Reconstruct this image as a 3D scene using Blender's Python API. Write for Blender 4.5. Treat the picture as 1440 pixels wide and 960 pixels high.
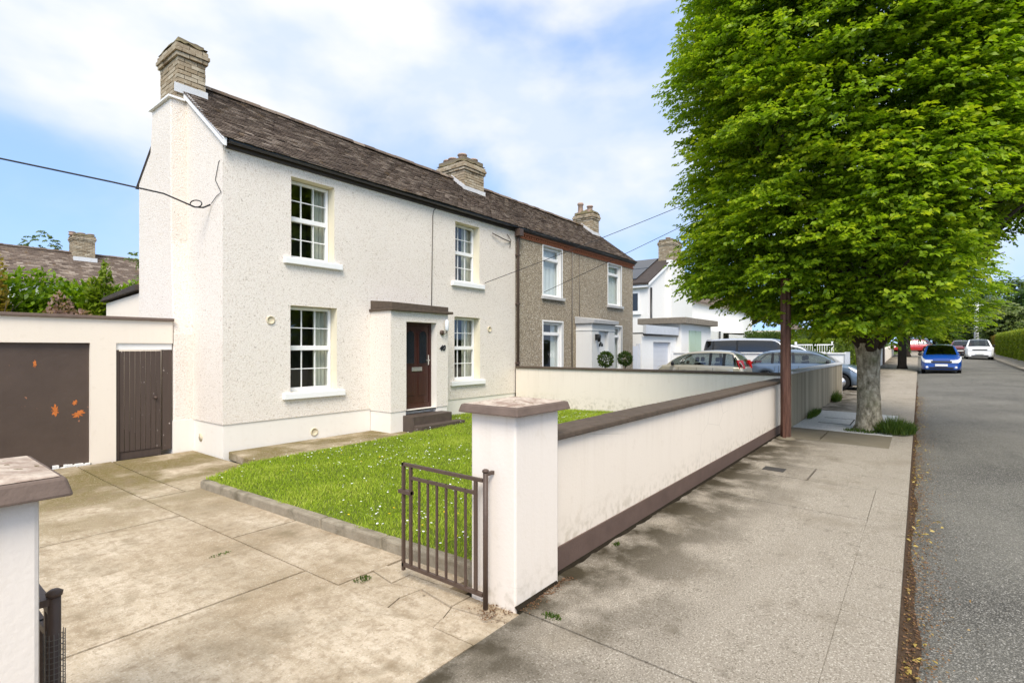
import bpy, bmesh, math, random
import numpy as np
from mathutils import Vector, Matrix
R = math.radians
random.seed(7); rng = np.random.default_rng(11)
for o in list(bpy.data.objects): bpy.data.objects.remove(o)
sc = bpy.context.scene
col = sc.collection

# ------------------------------------------------------------------ camera
cam_d = bpy.data.cameras.new("camera"); cam = bpy.data.objects.new("camera", cam_d); col.objects.link(cam)
cam_d.sensor_width = 36; cam_d.lens = 18.25; cam_d.clip_end = 2000; cam_d.clip_start = 0.05
cam_d.shift_y = 9.5 / 1440.0
cam.location = (0, 0, 1.65)
cam.rotation_euler = (R(90), 0, R(38.13 - 90))
sc.camera = cam
# ------------------------------------------------------------------ sky, sun, exposure
SUN_EL, SUN_AZ = R(50), R(221)          # direction the light comes from, measured from +X
w = bpy.data.worlds.new("World"); sc.world = w; w.use_nodes = True
nt = w.node_tree; nt.nodes.clear()
def N(nt, t, **kw):
    n = nt.nodes.new(t)
    for k, v in kw.items(): setattr(n, k, v)
    return n
wo = N(nt, 'ShaderNodeOutputWorld'); bg = N(nt, 'ShaderNodeBackground'); bg.inputs[1].default_value = 0.15
sky = N(nt, 'ShaderNodeTexSky', sky_type='NISHITA'); sky.sun_disc = False
sky.sun_elevation = SUN_EL; sky.sun_rotation = math.pi / 2 - SUN_AZ
sky.air_density = 1.2; sky.dust_density = 0.4; sky.ozone_density = 2.0
tc = N(nt, 'ShaderNodeTexCoord'); sep = N(nt, 'ShaderNodeSeparateXYZ'); nt.links.new(tc.outputs['Generated'], sep.inputs[0])
lift = N(nt, 'ShaderNodeMath', operation='MULTIPLY_ADD'); lift.inputs[1].default_value = 0.62; lift.inputs[2].default_value = 0.38
nt.links.new(sep.outputs[2], lift.inputs[0]); cbv = N(nt, 'ShaderNodeCombineXYZ')
nt.links.new(sep.outputs[0], cbv.inputs[0]); nt.links.new(sep.outputs[1], cbv.inputs[1]); nt.links.new(lift.outputs[0], cbv.inputs[2]); nt.links.new(cbv.outputs[0], sky.inputs[0])
mp = N(nt, 'ShaderNodeMapping'); mp.inputs['Location'].default_value = (4.6, 5.0, 0); mp.inputs['Scale'].default_value = (1, 1, 1.9); nt.links.new(tc.outputs['Generated'], mp.inputs[0])
nz = N(nt, 'ShaderNodeTexNoise'); nz.inputs['Scale'].default_value = 1.7; nz.inputs['Detail'].default_value = 6; nz.inputs['Roughness'].default_value = 0.5; nz.inputs['Distortion'].default_value = 0.35
nt.links.new(mp.outputs[0], nz.inputs['Vector'])
bi = N(nt, 'ShaderNodeMath', operation='MULTIPLY_ADD'); bi.inputs[1].default_value = 0.30; nt.links.new(sep.outputs[2], bi.inputs[0]); nt.links.new(nz.outputs['Fac'], bi.inputs[2])
rp = N(nt, 'ShaderNodeValToRGB'); rp.color_ramp.elements[0].position = 0.47; rp.color_ramp.elements[1].position = 0.76
rp.color_ramp.interpolation = 'EASE'
nt.links.new(bi.outputs[0], rp.inputs[0])
sg = N(nt, 'ShaderNodeVectorMath', operation='MULTIPLY'); sg.inputs[1].default_value = (1.06, 1.03, 1.0)
nt.links.new(sky.outputs[0], sg.inputs[0])
nz2 = N(nt, 'ShaderNodeTexNoise'); nz2.inputs['Scale'].default_value = 3.2; nz2.inputs['Detail'].default_value = 5; nt.links.new(mp.outputs[0], nz2.inputs['Vector'])
cr = N(nt, 'ShaderNodeValToRGB'); cr.color_ramp.elements[0].position = 0.40; cr.color_ramp.elements[1].position = 0.62
cr.color_ramp.elements[0].color = (2.1, 2.4, 2.95, 1); cr.color_ramp.elements[1].color = (3.15, 3.08, 3.0, 1); nt.links.new(nz2.outputs['Fac'], cr.inputs[0])
mxc = N(nt, 'ShaderNodeMixRGB'); nt.links.new(cr.outputs[0], mxc.inputs[2])
nt.links.new(rp.outputs[0], mxc.inputs[0]); nt.links.new(sg.outputs[0], mxc.inputs[1])
nt.links.new(mxc.outputs[0], bg.inputs[0]); nt.links.new(bg.outputs[0], wo.inputs[0])
sd = bpy.data.lights.new("sun", 'SUN'); so = bpy.data.objects.new("sun", sd); col.objects.link(so)
sd.energy = 1.7; sd.angle = R(28); sd.color = (1, 0.93, 0.83)
dvec = Vector((math.cos(SUN_EL) * math.cos(SUN_AZ), math.cos(SUN_EL) * math.sin(SUN_AZ), math.sin(SUN_EL)))
so.rotation_euler = (-dvec).to_track_quat('-Z', 'Y').to_euler(); so.location = (0, 0, 30)
sc.view_settings.view_transform = 'Standard'; sc.view_settings.look = 'None'
sc.view_settings.gamma = 1; sc.view_settings.use_curve_mapping = False
sc.view_settings.exposure = 1.27

# ------------------------------------------------------------------ materials
MT = {}
def mat_base(name, rough=0.8, spec=0.3, metal=0.0):
    m = bpy.data.materials.new(name); m.use_nodes = True; t = m.node_tree
    b = t.nodes['Principled BSDF']; b.inputs['Roughness'].default_value = rough
    b.inputs['Specular IOR Level'].default_value = spec; b.inputs['Metallic'].default_value = metal
    MT[name] = m
    return m, t, b
def coords(t, scale=(1, 1, 1), kind='Object'):
    c = N(t, 'ShaderNodeTexCoord'); p = N(t, 'ShaderNodeMapping'); p.inputs['Scale'].default_value = scale
    if kind == 'World':
        g = N(t, 'ShaderNodeNewGeometry'); t.links.new(g.outputs['Position'], p.inputs[0])
    else: t.links.new(c.outputs[kind], p.inputs[0])
    return p.outputs[0]
def noise(t, v, scale, detail=4, rough=0.55):
    n = N(t, 'ShaderNodeTexNoise'); n.inputs['Scale'].default_value = scale; n.inputs['Detail'].default_value = detail
    n.inputs['Roughness'].default_value = rough; t.links.new(v, n.inputs['Vector']); return n.outputs['Fac']
def voro(t, v, scale, out='Distance', feature='F1'):
    n = N(t, 'ShaderNodeTexVoronoi', feature=feature); n.inputs['Scale'].default_value = scale; t.links.new(v, n.inputs['Vector']); return n.outputs[out]
def ramp(t, fac, stops, interp='LINEAR'):
    r = N(t, 'ShaderNodeValToRGB'); cr = r.color_ramp; cr.interpolation = interp
    while len(cr.elements) < len(stops): cr.elements.new(0.5)
    for e, (p, c) in zip(cr.elements, stops):
        e.position = p; e.color = (*c, 1) if not isinstance(c, (int, float)) else (c, c, c, 1)
    t.links.new(fac, r.inputs[0]); return r.outputs[0]
def mix(t, fac, a, b, mode='MIX'):
    m = N(t, 'ShaderNodeMixRGB', blend_type=mode)
    for i, x in enumerate((fac, a, b)):
        if isinstance(x, (int, float)): m.inputs[i].default_value = x if i == 0 else (x, x, x, 1)
        elif isinstance(x, tuple): m.inputs[i].default_value = (*x, 1)
        else: t.links.new(x, m.inputs[i])
    return m.outputs[0]
def bump(t, b, h, strength=0.5, dist=0.01):
    n = N(t, 'ShaderNodeBump'); n.inputs['Strength'].default_value = strength; n.inputs['Distance'].default_value = dist
    t.links.new(h, n.inputs['Height']); t.links.new(n.outputs[0], b.inputs['Normal'])
def setc(t, b, c):
    if isinstance(c, tuple): b.inputs['Base Color'].default_value = (*c, 1)
    else: t.links.new(c, b.inputs['Base Color'])
def plain(name, c, rough=0.6, spec=0.3, metal=0.0, var=0.15, scale=8, bmp=0.0, bscale=60):
    m, t, b = mat_base(name, rough, spec, metal)
    v = coords(t, kind='World')
    setc(t, b, mix(t, noise(t, v, scale, 5), tuple(x * (1 - var) for x in c), tuple(min(1, x * (1 + var)) for x in c)))
    if bmp: bump(t, b, noise(t, v, bscale, 4), bmp, 0.004)
    return m
def island(t):
    g = N(t, 'ShaderNodeNewGeometry'); return g.outputs['Random Per Island']

# pebbledash render, cream
def pebbledash(name, base, pits, scale, stones=None, strength=0.9):
    m, t, b = mat_base(name, 0.9, 0.15)
    v = coords(t, kind='World')
    d = voro(t, v, scale); d2 = noise(t, v, scale * 0.6, 3)
    d3 = voro(t, v, scale * 0.42)
    if stones:
        n = N(t, 'ShaderNodeTexVoronoi'); n.inputs['Scale'].default_value = scale; t.links.new(v, n.inputs['Vector'])
        s = N(t, 'ShaderNodeSeparateColor'); t.links.new(n.outputs['Color'], s.inputs[0])
        c = ramp(t, s.outputs[0], stones, 'CONSTANT')
        c = mix(t, ramp(t, n.outputs['Distance'], [(0.35, 0.0), (0.62, 1.0)]), c, pits)
    else:
        c = mix(t, noise(t, v, 1.3, 5), tuple(x * 0.94 for x in base), base)
        c = mix(t, ramp(t, d, [(0.42, 0.0), (0.75, 0.35)]), c, pits)
        c = mix(t, ramp(t, noise(t, v, 38, 2, 0.5), [(0.58, 0.0), (0.67, 0.6)]), c, pits)
        c = mix(t, ramp(t, noise(t, v, 25, 2, 0.5), [(0.66, 0.0), (0.72, 0.7)]), c, tuple(x * 0.75 for x in pits))
        c = mix(t, ramp(t, noise(t, v, 0.45, 4), [(0.5, 0.0), (0.7, 0.14)]), c, pits)
    setc(t, b, c)
    h = mix(t, 0.5, ramp(t, d, [(0.0, 1.0), (0.6, 0.0)]), d2)
    bump(t, b, h, strength, 0.011)
    return m
pebbledash('dash_cream', (0.85, 0.78, 0.69), (0.55, 0.455, 0.355), 55)
pebbledash('dash_brown', (0.4, 0.3, 0.2), (0.24, 0.195, 0.14), 38,
           [(0.0, (0.42, 0.345, 0.245)), (0.2, (0.54, 0.46, 0.34)), (0.42, (0.30, 0.245, 0.175)), (0.58, (0.62, 0.55, 0.43)), (0.8, (0.38, 0.305, 0.21)), (0.93, (0.72, 0.66, 0.56))], strength=0.7)
def render_smooth(name, base, dirt, low=None, streak=0.14, streaks=(7, 7, 0.35), drip=None):
    m, t, b = mat_base(name, 0.82, 0.2)
    v = coords(t, kind='World')
    c = mix(t, noise(t, v, 1.1, 6), tuple(x * 0.94 for x in base), base)
    vs = coords(t, streaks, kind='World')
    c = mix(t, ramp(t, noise(t, vs, 1.0, 8, .68), [(0.36 if streak > .5 else 0.5, 0.0), (0.78 if streak > .5 else 0.8, streak)]), c, dirt)
    c = mix(t, ramp(t, noise(t, v, 9, 6), [(0.60, 0.0), (0.78, 0.25)]), c, dirt)
    if drip is not None:     # rain runs from under the coping, and a few hairline cracks
        g = N(t, 'ShaderNodeNewGeometry'); s = N(t, 'ShaderNodeSeparateXYZ'); t.links.new(g.outputs['Position'], s.inputs[0])
        mm = N(t, 'ShaderNodeMapRange'); mm.inputs[1].default_value = drip - .45; mm.inputs[2].default_value = drip; t.links.new(s.outputs[2], mm.inputs[0])
        k = mix(t, 1.0, mm.outputs[0], ramp(t, noise(t, coords(t, (14, 14, .8), 'World'), 1.0, 6, .7), [(0.48, 0.0), (0.74, 0.22)]), 'MULTIPLY')
        c = mix(t, k, c, (0.50, 0.41, 0.29))
        cr_ = ramp(t, voro(t, coords(t, (1, 1, 1.6), 'World'), 0.9, feature='DISTANCE_TO_EDGE'), [(0.0, 0.5), (0.004, 0.0)])
        cr_ = mix(t, 1.0, cr_, ramp(t, noise(t, v, .9, 3), [(0.54, 0.0), (0.6, 1.0)]), 'MULTIPLY'); c = mix(t, cr_, c, (0.3, 0.25, 0.19))
    if low is not None:      # rising damp and splashed soil at the foot of the wall
        g = N(t, 'ShaderNodeNewGeometry'); s = N(t, 'ShaderNodeSeparateXYZ'); t.links.new(g.outputs['Position'], s.inputs[0])
        mm = N(t, 'ShaderNodeMapRange'); mm.inputs[1].default_value = low; mm.inputs[2].default_value = low + 0.28; mm.inputs[3].default_value = 1; mm.inputs[4].default_value = 0
        t.links.new(s.outputs[2], mm.inputs[0])
        k = mix(t, 1.0, mm.outputs[0], ramp(t, noise(t, v, 14, 6), [(0.47, 0.0), (0.66, 0.42)]), 'MULTIPLY')
        c = mix(t, k, c, (0.30, 0.25, 0.15))
    setc(t, b, c); bump(t, b, noise(t, v, 45, 5), 0.25, 0.006)
    return m
render_smooth('cream_render', (0.81, 0.72, 0.60), (0.56, 0.46, 0.33))
render_smooth('wall_render', (0.81, 0.72, 0.605), (0.56, 0.46, 0.34), low=.17, drip=1.0)
render_smooth('pier_render', (0.83, 0.75, 0.655), (0.62, 0.52, 0.38), low=-0.02, drip=1.21)
render_smooth('plinth_render', (0.82, 0.77, 0.685), (0.6, 0.52, 0.4))
render_smooth('white_render', (0.84, 0.82, 0.77), (0.62, 0.58, 0.5))
render_smooth('grey_concrete_wall', (0.46, 0.385, 0.265), (0.13, 0.105, 0.06), low=0.0, streak=1.0, streaks=(2.6, 2.6, 0.10))
render_smooth('reveal_cream', (0.80, 0.735, 0.56), (0.66, 0.58, 0.4), streak=0.1)
plain('brown_paint', (0.075, 0.052, 0.040), 0.55, 0.4, var=0.2, scale=5, bmp=0.3, bscale=30)
plain('brown_coping', (0.155, 0.112, 0.088), 0.75, 0.25, var=0.35, scale=9, bmp=0.7, bscale=55)
plain('brown_coping_worn', (0.10, 0.075, 0.055), 0.8, 0.2, var=0.5, scale=16, bmp=0.8, bscale=40)
plain('brown_plinth', (0.125, 0.083, 0.066), 0.7, 0.3, var=0.25, scale=7, bmp=0.4)
# top of the pier cap: paint worn to bare concrete
m, t, b = mat_base('cap_top', 0.85, 0.2); v = coords(t, kind='World')
c = mix(t, ramp(t, noise(t, v, 10, 6, 0.65), [(0.38, 0.0), (0.6, 1.0)]), (0.30, 0.215, 0.165), (0.55, 0.46, 0.37))
c = mix(t, ramp(t, noise(t, v, 24, 3), [(0.65, 0.0), (0.68, 1.0)]), c, (0.16, 0.12, 0.06)); setc(t, b, c); bump(t, b, noise(t, v, 70, 4), 0.6, 0.006)
plain('white_paint', (0.84, 0.83, 0.80), 0.4, 0.45, var=0.04)
plain('white_upvc', (0.86, 0.85, 0.82), 0.3, 0.5, var=0.02)
plain('grey_sill', (0.50, 0.49, 0.47), 0.8, var=0.2, bmp=0.3)
plain('black_plastic', (0.012, 0.012, 0.013), 0.35, 0.5, var=0.1)
plain('fascia_paint', (0.055, 0.042, 0.034), 0.7, 0.3, var=0.5, scale=6)
m, t, b = mat_base('weathered_edging', 0.92, 0.12); v = coords(t, kind='World')
c = mix(t, noise(t, v, 7, 7, 0.7), (0.15, 0.12, 0.08), (0.46, 0.40, 0.30)); c = mix(t, ramp(t, noise(t, v, 3, 6), [(0.5, 0.0), (0.65, 0.8)]), c, (0.10, 0.085, 0.05)); setc(t, b, c); bump(t, b, noise(t, v, 40, 6, 0.7), 0.9, 0.015)
plain('dark_metal', (0.085, 0.055, 0.040), 0.5, 0.4, var=0.3, scale=25, bmp=0.4, bscale=120)
plain('cable', (0.02, 0.02, 0.022), 0.6)
plain('cable_grey', (0.16, 0.14, 0.115), 0.6)
plain('lead', (0.60, 0.60, 0.59), 0.5, 0.4, var=0.2, bmp=0.3)
plain('mortar', (0.20, 0.165, 0.115), 0.95, 0.1, var=0.3, scale=20, bmp=0.8)
plain('moss_cap', (0.155, 0.13, 0.07), 0.95, 0.1, var=0.6, scale=12, bmp=1.0, bscale=35)
plain('pot_clay', (0.40, 0.28, 0.21), 0.85, 0.2, var=0.35, scale=14, bmp=0.3)
plain('red_brick', (0.30, 0.115, 0.06), 0.85, 0.2, var=0.35, scale=12, bmp=0.5)
plain('vent_cream', (0.60, 0.52, 0.36), 0.7, var=0.15)
plain('soil', (0.022, 0.017, 0.011), 0.95, 0.1, var=0.5, scale=20, bmp=0.8)
plain('garden_soil', (0.11, 0.14, 0.025), 0.95, 0.1, var=0.4, scale=6)
plain('bark_dark', (0.060, 0.046, 0.034), 0.9, 0.15, var=0.5, scale=20, bmp=0.8)
plain('interior_dark', (0.17, 0.15, 0.125), 0.9, 0.1, var=0.2)
plain('curtain', (0.62, 0.60, 0.50), 0.9, 0.1, var=0.06)
plain('net_curtain', (0.78, 0.79, 0.79), 0.9, 0.1, var=0.04)
plain('chrome', (0.72, 0.71, 0.68), 0.2, 0.5, 1.0, var=0.05)
plain('rubber', (0.014, 0.014, 0.014), 0.85, 0.2)
plain('rim_silver', (0.5, 0.5, 0.52), 0.3, 0.5, 0.8, var=0.05)
plain('car_trim', (0.012, 0.012, 0.013), 0.5, 0.4)
plain('plate_white', (0.82, 0.82, 0.78), 0.4)
plain('seat_grey', (0.05, 0.05, 0.055), 0.9, 0.1)
plain('green_shutter', (0.44, 0.55, 0.43), 0.6, var=0.08)
plain('garage_grey', (0.62, 0.64, 0.68), 0.5, var=0.05)
plain('felt_edge', (0.22, 0.19, 0.15), 0.9, 0.15, var=0.4, scale=10, bmp=0.5)
plain('tin_roof', (0.55, 0.57, 0.60), 0.5, 0.4, var=0.15)
plain('step_paint', (0.082, 0.060, 0.046), 0.65, 0.35, var=0.4, scale=8, bmp=0.4)
plain('pole_white', (0.62, 0.61, 0.57), 0.8, var=0.15)
plain('wood_pole', (0.16, 0.115, 0.075), 0.9, 0.15, var=0.3)
plain('bitumen', (0.055, 0.05, 0.045), 0.9, var=0.3)
plain('orange_rust', (0.50, 0.155, 0.04), 0.85, 0.2, var=0.45, scale=30, bmp=0.6)
plain('petal', (0.82, 0.82, 0.78), 0.7, 0.2, var=0.03)
plain('petal_yellow', (0.75, 0.52, 0.02), 0.7, 0.2, var=0.1)
plain('scuff', (0.55, 0.48, 0.40), 0.8, var=0.3, scale=30)
# rusted pole
m, t, b = mat_base('rusty_iron', 0.75, 0.3); v = coords(t, (14, 14, 1.3), kind='World')
c = ramp(t, noise(t, v, 1.4, 7, 0.7), [(0.3, (0.04, 0.020, 0.014)), (0.5, (0.11, 0.050, 0.033)), (0.7, (0.20, 0.105, 0.07))]); setc(t, b, c); bump(t, b, noise(t, v, 3, 5), 0.5, 0.004)
# roof tiles
m, t, b = mat_base('roof_tile', 0.9, 0.15); v = coords(t, kind='World')
c = ramp(t, island(t), [(0.0, (0.085, 0.062, 0.048)), (0.3, (0.185, 0.138, 0.105)), (0.55, (0.13, 0.098, 0.076)), (0.8, (0.225, 0.175, 0.135)), (1.0, (0.33, 0.27, 0.215))])
c = mix(t, ramp(t, noise(t, v, 0.55, 5), [(0.42, 0.0), (0.62, 0.4)]), c, (0.10, 0.074, 0.058))
c = mix(t, ramp(t, noise(t, v, 13, 4, 0.7), [(0.56, 0.0), (0.68, 0.6)]), c, (0.31, 0.255, 0.19))
c = mix(t, ramp(t, noise(t, v, 3.2, 5), [(0.6, 0.0), (0.75, 0.7)]), c, (0.19, 0.115, 0.035)); setc(t, b, c); bump(t, b, noise(t, v, 40, 4), 0.6, 0.006)
# stock bricks
m, t, b = mat_base('buff_brick', 0.92, 0.12); v = coords(t, kind='World')
c = ramp(t, island(t), [(0.0, (0.24, 0.18, 0.11)), (0.3, (0.38, 0.30, 0.20)), (0.6, (0.31, 0.245, 0.165)), (0.85, (0.48, 0.41, 0.30)), (1.0, (0.15, 0.105, 0.06))])
c = mix(t, ramp(t, noise(t, v, 14, 6, 0.7), [(0.5, 0.0), (0.7, 0.6)]), c, (0.56, 0.49, 0.36))
c = mix(t, ramp(t, noise(t, v, 5, 5), [(0.55, 0.0), (0.72, 0.6)]), c, (0.10, 0.085, 0.055)); setc(t, b, c); bump(t, b, noise(t, v, 60, 4), 0.7, 0.006)
# driveway concrete
m, t, b = mat_base('drive_concrete', 0.9, 0.15); v = coords(t, kind='World')
v2 = coords(t, (3.2, 0.7, 1), kind='World')
c = mix(t, ramp(t, noise(t, v2, 2.6, 9, 0.78), [(0.3, 0.0), (0.72, 1.0)]), (0.40, 0.315, 0.21), (0.66, 0.56, 0.425))
c = mix(t, ramp(t, noise(t, v, 0.65, 5), [(0.44, 0.0), (0.62, 0.8)]), c, (0.33, 0.25, 0.155))
g = N(t, 'ShaderNodeNewGeometry'); s = N(t, 'ShaderNodeSeparateXYZ'); t.links.new(g.outputs['Position'], s.inputs[0])
mr = N(t, 'ShaderNodeMapRange'); mr.inputs[1].default_value = 5.6; mr.inputs[2].default_value = 8.4; t.links.new(s.outputs[1], mr.inputs[0])
k = mix(t, 1.0, mr.outputs[0], ramp(t, noise(t, v, 1.3, 6), [(0.3, 0.0), (0.52, 1.0)]), 'MULTIPLY')
c = mix(t, k, c, (0.16, 0.125, 0.04))                                 # green-brown algae in the damp corner by the side gate
k2 = ramp(t, noise(t, v, 55, 3), [(0.30, 0.55), (0.42, 0.0)]); c = mix(t, k2, c, (0.20, 0.15, 0.09))
k3 = ramp(t, noise(t, v, 90, 2), [(0.58, 0.0), (0.68, 0.6)]); c = mix(t, k3, c, (0.68, 0.62, 0.50))
k4 = ramp(t, noise(t, v, 2.6, 6), [(0.58, 0.0), (0.70, 0.75)]); c = mix(t, k4, c, (0.20, 0.155, 0.09))
c = mix(t, ramp(t, noise(t, v, 11, 8, 0.8), [(0.47, 0.0), (0.64, 0.75)]), c, (0.27, 0.20, 0.125))
c = mix(t, ramp(t, noise(t, v, 1.0, 8, 0.7), [(0.5, 0.0), (0.66, 0.5)]), c, (0.23, 0.185, 0.12))
k5 = ramp(t, voro(t, v, 2.1), [(0.0, 1.0), (0.035, 0.0)]); c = mix(t, k5, c, (0.06, 0.045, 0.03))
setc(t, b, c); bump(t, b, noise(t, v, 60, 6, 0.7), 0.55, 0.012)
# pavement concrete
m, t, b = mat_base('pavement_concrete', 0.9, 0.15); v = coords(t, kind='World')
c = mix(t, noise(t, v, 0.8, 6), (0.265, 0.23, 0.18), (0.36, 0.315, 0.255))
c = mix(t, ramp(t, noise(t, v, 85, 3), [(0.35, 0.85), (0.47, 0.0)]), c, (0.15, 0.125, 0.09))
c = mix(t, ramp(t, noise(t, v, 100, 3), [(0.55, 0.0), (0.63, 0.75)]), c, (0.56, 0.51, 0.42))
c = mix(t, ramp(t, noise(t, v, 0.9, 7, 0.65), [(0.54, 0.0), (0.70, 0.55)]), c, (0.20, 0.165, 0.115))
c = mix(t, ramp(t, voro(t, v, 1.7), [(0.0, 0.8), (0.03, 0.0)]), c, (0.08, 0.065, 0.05))
g = N(t, 'ShaderNodeNewGeometry'); s = N(t, 'ShaderNodeSeparateXYZ'); t.links.new(g.outputs['Position'], s.inputs[0])
mr = N(t, 'ShaderNodeMapRange'); mr.inputs[1].default_value = 0.95; mr.inputs[2].default_value = 1.95; t.links.new(s.outputs[1], mr.inputs[0])
k = mix(t, 1.0, mr.outputs[0], ramp(t, noise(t, v, 2.2, 6), [(0.36, 0.0), (0.56, 1.0)]), 'MULTIPLY')
c = mix(t, k, c, (0.050, 0.040, 0.024))
c = mix(t, ramp(t, noise(t, v, 5.5, 7, 0.7), [(0.57, 0.0), (0.68, 0.5)]), c, (0.12, 0.10, 0.07))                               # moss and dirt along the foot of the wall
c = mix(t, ramp(t, noise(t, v, 1.4, 6), [(0.60, 0.0), (0.75, 0.5)]), c, (0.13, 0.105, 0.07))
setc(t, b, c); bump(t, b, noise(t, v, 110, 5, 0.7), 0.5, 0.008)
m, t, b = mat_base('pale_concrete', 0.9, 0.15); v = coords(t, kind='World')
c = mix(t, noise(t, v, 1.2, 6), (0.52, 0.51, 0.48), (0.70, 0.69, 0.66)); c = mix(t, ramp(t, noise(t, v, 30, 3), [(0.35, 0.5), (0.5, 0.0)]), c, (0.25, 0.235, 0.21)); setc(t, b, c); bump(t, b, noise(t, v, 70, 4), 0.5, 0.008)
m, t, b = mat_base('dark_slab', 0.9, 0.15); v = coords(t, kind='World')
c = mix(t, noise(t, v, 2.2, 6), (0.14, 0.118, 0.078), (0.245, 0.21, 0.15)); setc(t, b, c); bump(t, b, noise(t, v, 70, 4), 0.5, 0.008)
# asphalt with exposed chips
m, t, b = mat_base('asphalt', 0.88, 0.25); v = coords(t, kind='World')
n = N(t, 'ShaderNodeTexVoronoi'); n.inputs['Scale'].default_value = 105; t.links.new(v, n.inputs['Vector'])
s = N(t, 'ShaderNodeSeparateColor'); t.links.new(n.outputs['Color'], s.inputs[0])
c = ramp(t, s.outputs[0], [(0.0, (0.10, 0.095, 0.082)), (0.4, (0.17, 0.16, 0.138)), (0.7, (0.245, 0.232, 0.20)), (0.9, (0.38, 0.36, 0.32))], 'CONSTANT')
c = mix(t, ramp(t, n.outputs['Distance'], [(0.4, 0.0), (0.75, 1.0)]), c, (0.055, 0.052, 0.045))
c = mix(t, ramp(t, noise(t, v, 0.5, 6), [(0.35, 0.0), (0.7, 0.35)]), c, (0.30, 0.285, 0.24))
c = mix(t, ramp(t, noise(t, coords(t, (0.15, 1.0, 1), 'World'), 1.6, 5), [(0.55, 0.0), (0.7, 0.4)]), c, (0.10, 0.095, 0.083))
c = mix(t, ramp(t, noise(t, v, 3.5, 6), [(0.66, 0.0), (0.74, 0.6)]), c, (0.075, 0.070, 0.06)); setc(t, b, c); bump(t, b, n.outputs['Distance'], 0.7, 0.008)
# gutter litter
m, t, b = mat_base('litter_soil', 0.95, 0.1); v = coords(t, kind='World')
c = mix(t, noise(t, v, 25, 5), (0.035, 0.024, 0.016), (0.115, 0.076, 0.05)); setc(t, b, c); bump(t, b, noise(t, v, 50, 5), 0.9, 0.02)
# grass base, ground
m, t, b = mat_base('grass_ground', 0.95, 0.1); v = coords(t, kind='World')
c = mix(t, noise(t, v, 3, 6), (0.05, 0.085, 0.015), (0.10, 0.13, 0.03)); setc(t, b, c)
# hornbeam bark
m, t, b = mat_base('bark_pale', 0.92, 0.12); v = coords(t, (6, 6, 3.2), kind='World')
c = ramp(t, noise(t, v, 2.4, 8, 0.7), [(0.34, (0.12, 0.10, 0.07)), (0.5, (0.33, 0.285, 0.20)), (0.66, (0.55, 0.49, 0.37))])
c = mix(t, ramp(t, noise(t, coords(t, (3, 3, 22), 'World'), 2.6, 5), [(0.60, 0.0), (0.68, 0.55)]), c, (0.06, 0.05, 0.035))
c = mix(t, ramp(t, noise(t, coords(t, kind='World'), 2.2, 5), [(0.55, 0.0), (0.7, 0.6)]), c, (0.16, 0.16, 0.075)); setc(t, b, c); bump(t, b, noise(t, v, 4, 6), 0.8, 0.02)
# front door
m, t, b = mat_base('mahogany', 0.35, 0.5); v = coords(t, (30, 30, 2), kind='World')
c = mix(t, noise(t, v, 1.2, 6), (0.022, 0.006, 0.004), (0.060, 0.016, 0.009)); setc(t, b, c)
# side gate boards and garage doors
m, t, b = mat_base('gate_boards', 0.6, 0.35); v = coords(t, kind='World')
c = mix(t, noise(t, coords(t, (22, 22, 1.5), 'World'), 1.0, 5), (0.052, 0.036, 0.028), (0.088, 0.062, 0.048))
c = mix(t, ramp(t, noise(t, v, 20, 4, 0.4), [(0.72, 0.0), (0.75, 0.9)]), c, (0.5, 0.44, 0.4)); setc(t, b, c); bump(t, b, noise(t, coords(t, (40, 40, 2), 'World'), 1, 4), 0.4, 0.004)
m, t, b = mat_base('garage_paint', 0.5, 0.4); v = coords(t, kind='World')
c = mix(t, noise(t, v, 3.5, 6), (0.062, 0.042, 0.031), (0.098, 0.068, 0.050))
c = mix(t, ramp(t, noise(t, v, 16, 5, 0.4), [(0.74, 0.0), (0.77, 0.9)]), c, (0.35, 0.15, 0.08)); setc(t, b, c); bump(t, b, noise(t, v, 6, 5), 0.35, 0.02)
# solar panel
m, t, b = mat_base('solar_glass', 0.12, 0.6); setc(t, b, (0.016, 0.018, 0.022))
# window glass: clear sheet, reflecting
m = bpy.data.materials.new('window_glass'); m.use_nodes = True; t = m.node_tree; t.nodes.clear(); MT['window_glass'] = m
o_ = N(t, 'ShaderNodeOutputMaterial'); tr = N(t, 'ShaderNodeBsdfTransparent'); gl = N(t, 'ShaderNodeBsdfGlossy'); ms = N(t, 'ShaderNodeMixShader'); lw = N(t, 'ShaderNodeLayerWeight'); lw.inputs[0].default_value = 0.5; pw_ = N(t, 'ShaderNodeMath', operation='POWER'); pw_.inputs[1].default_value = 5; t.links.new(lw.outputs['Facing'], pw_.inputs[0])
fr = N(t, 'ShaderNodeMapRange'); fr.inputs[3].default_value = 0.10; fr.inputs[4].default_value = 1.0; t.links.new(pw_.outputs[0], fr.inputs[0])
tr.inputs[0].default_value = (0.86, 0.9, 0.88, 1); gl.inputs['Roughness'].default_value = 0.015
t.links.new(fr.outputs[0], ms.inputs[0]); t.links.new(tr.outputs[0], ms.inputs[1]); t.links.new(gl.outputs[0], ms.inputs[2]); t.links.new(ms.outputs[0], o_.inputs[0])
m2 = m.copy(); m2.name = 'car_glass'; MT['car_glass'] = m2
for n_ in m2.node_tree.nodes:
    if n_.type == 'BSDF_TRANSPARENT': n_.inputs[0].default_value = (0.42, 0.47, 0.45, 1)
m3 = m.copy(); m3.name = 'car_glass_dark'; MT['car_glass_dark'] = m3
for n_ in m3.node_tree.nodes:
    if n_.type == 'BSDF_TRANSPARENT': n_.inputs[0].default_value = (0.05, 0.05, 0.055, 1)
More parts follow.
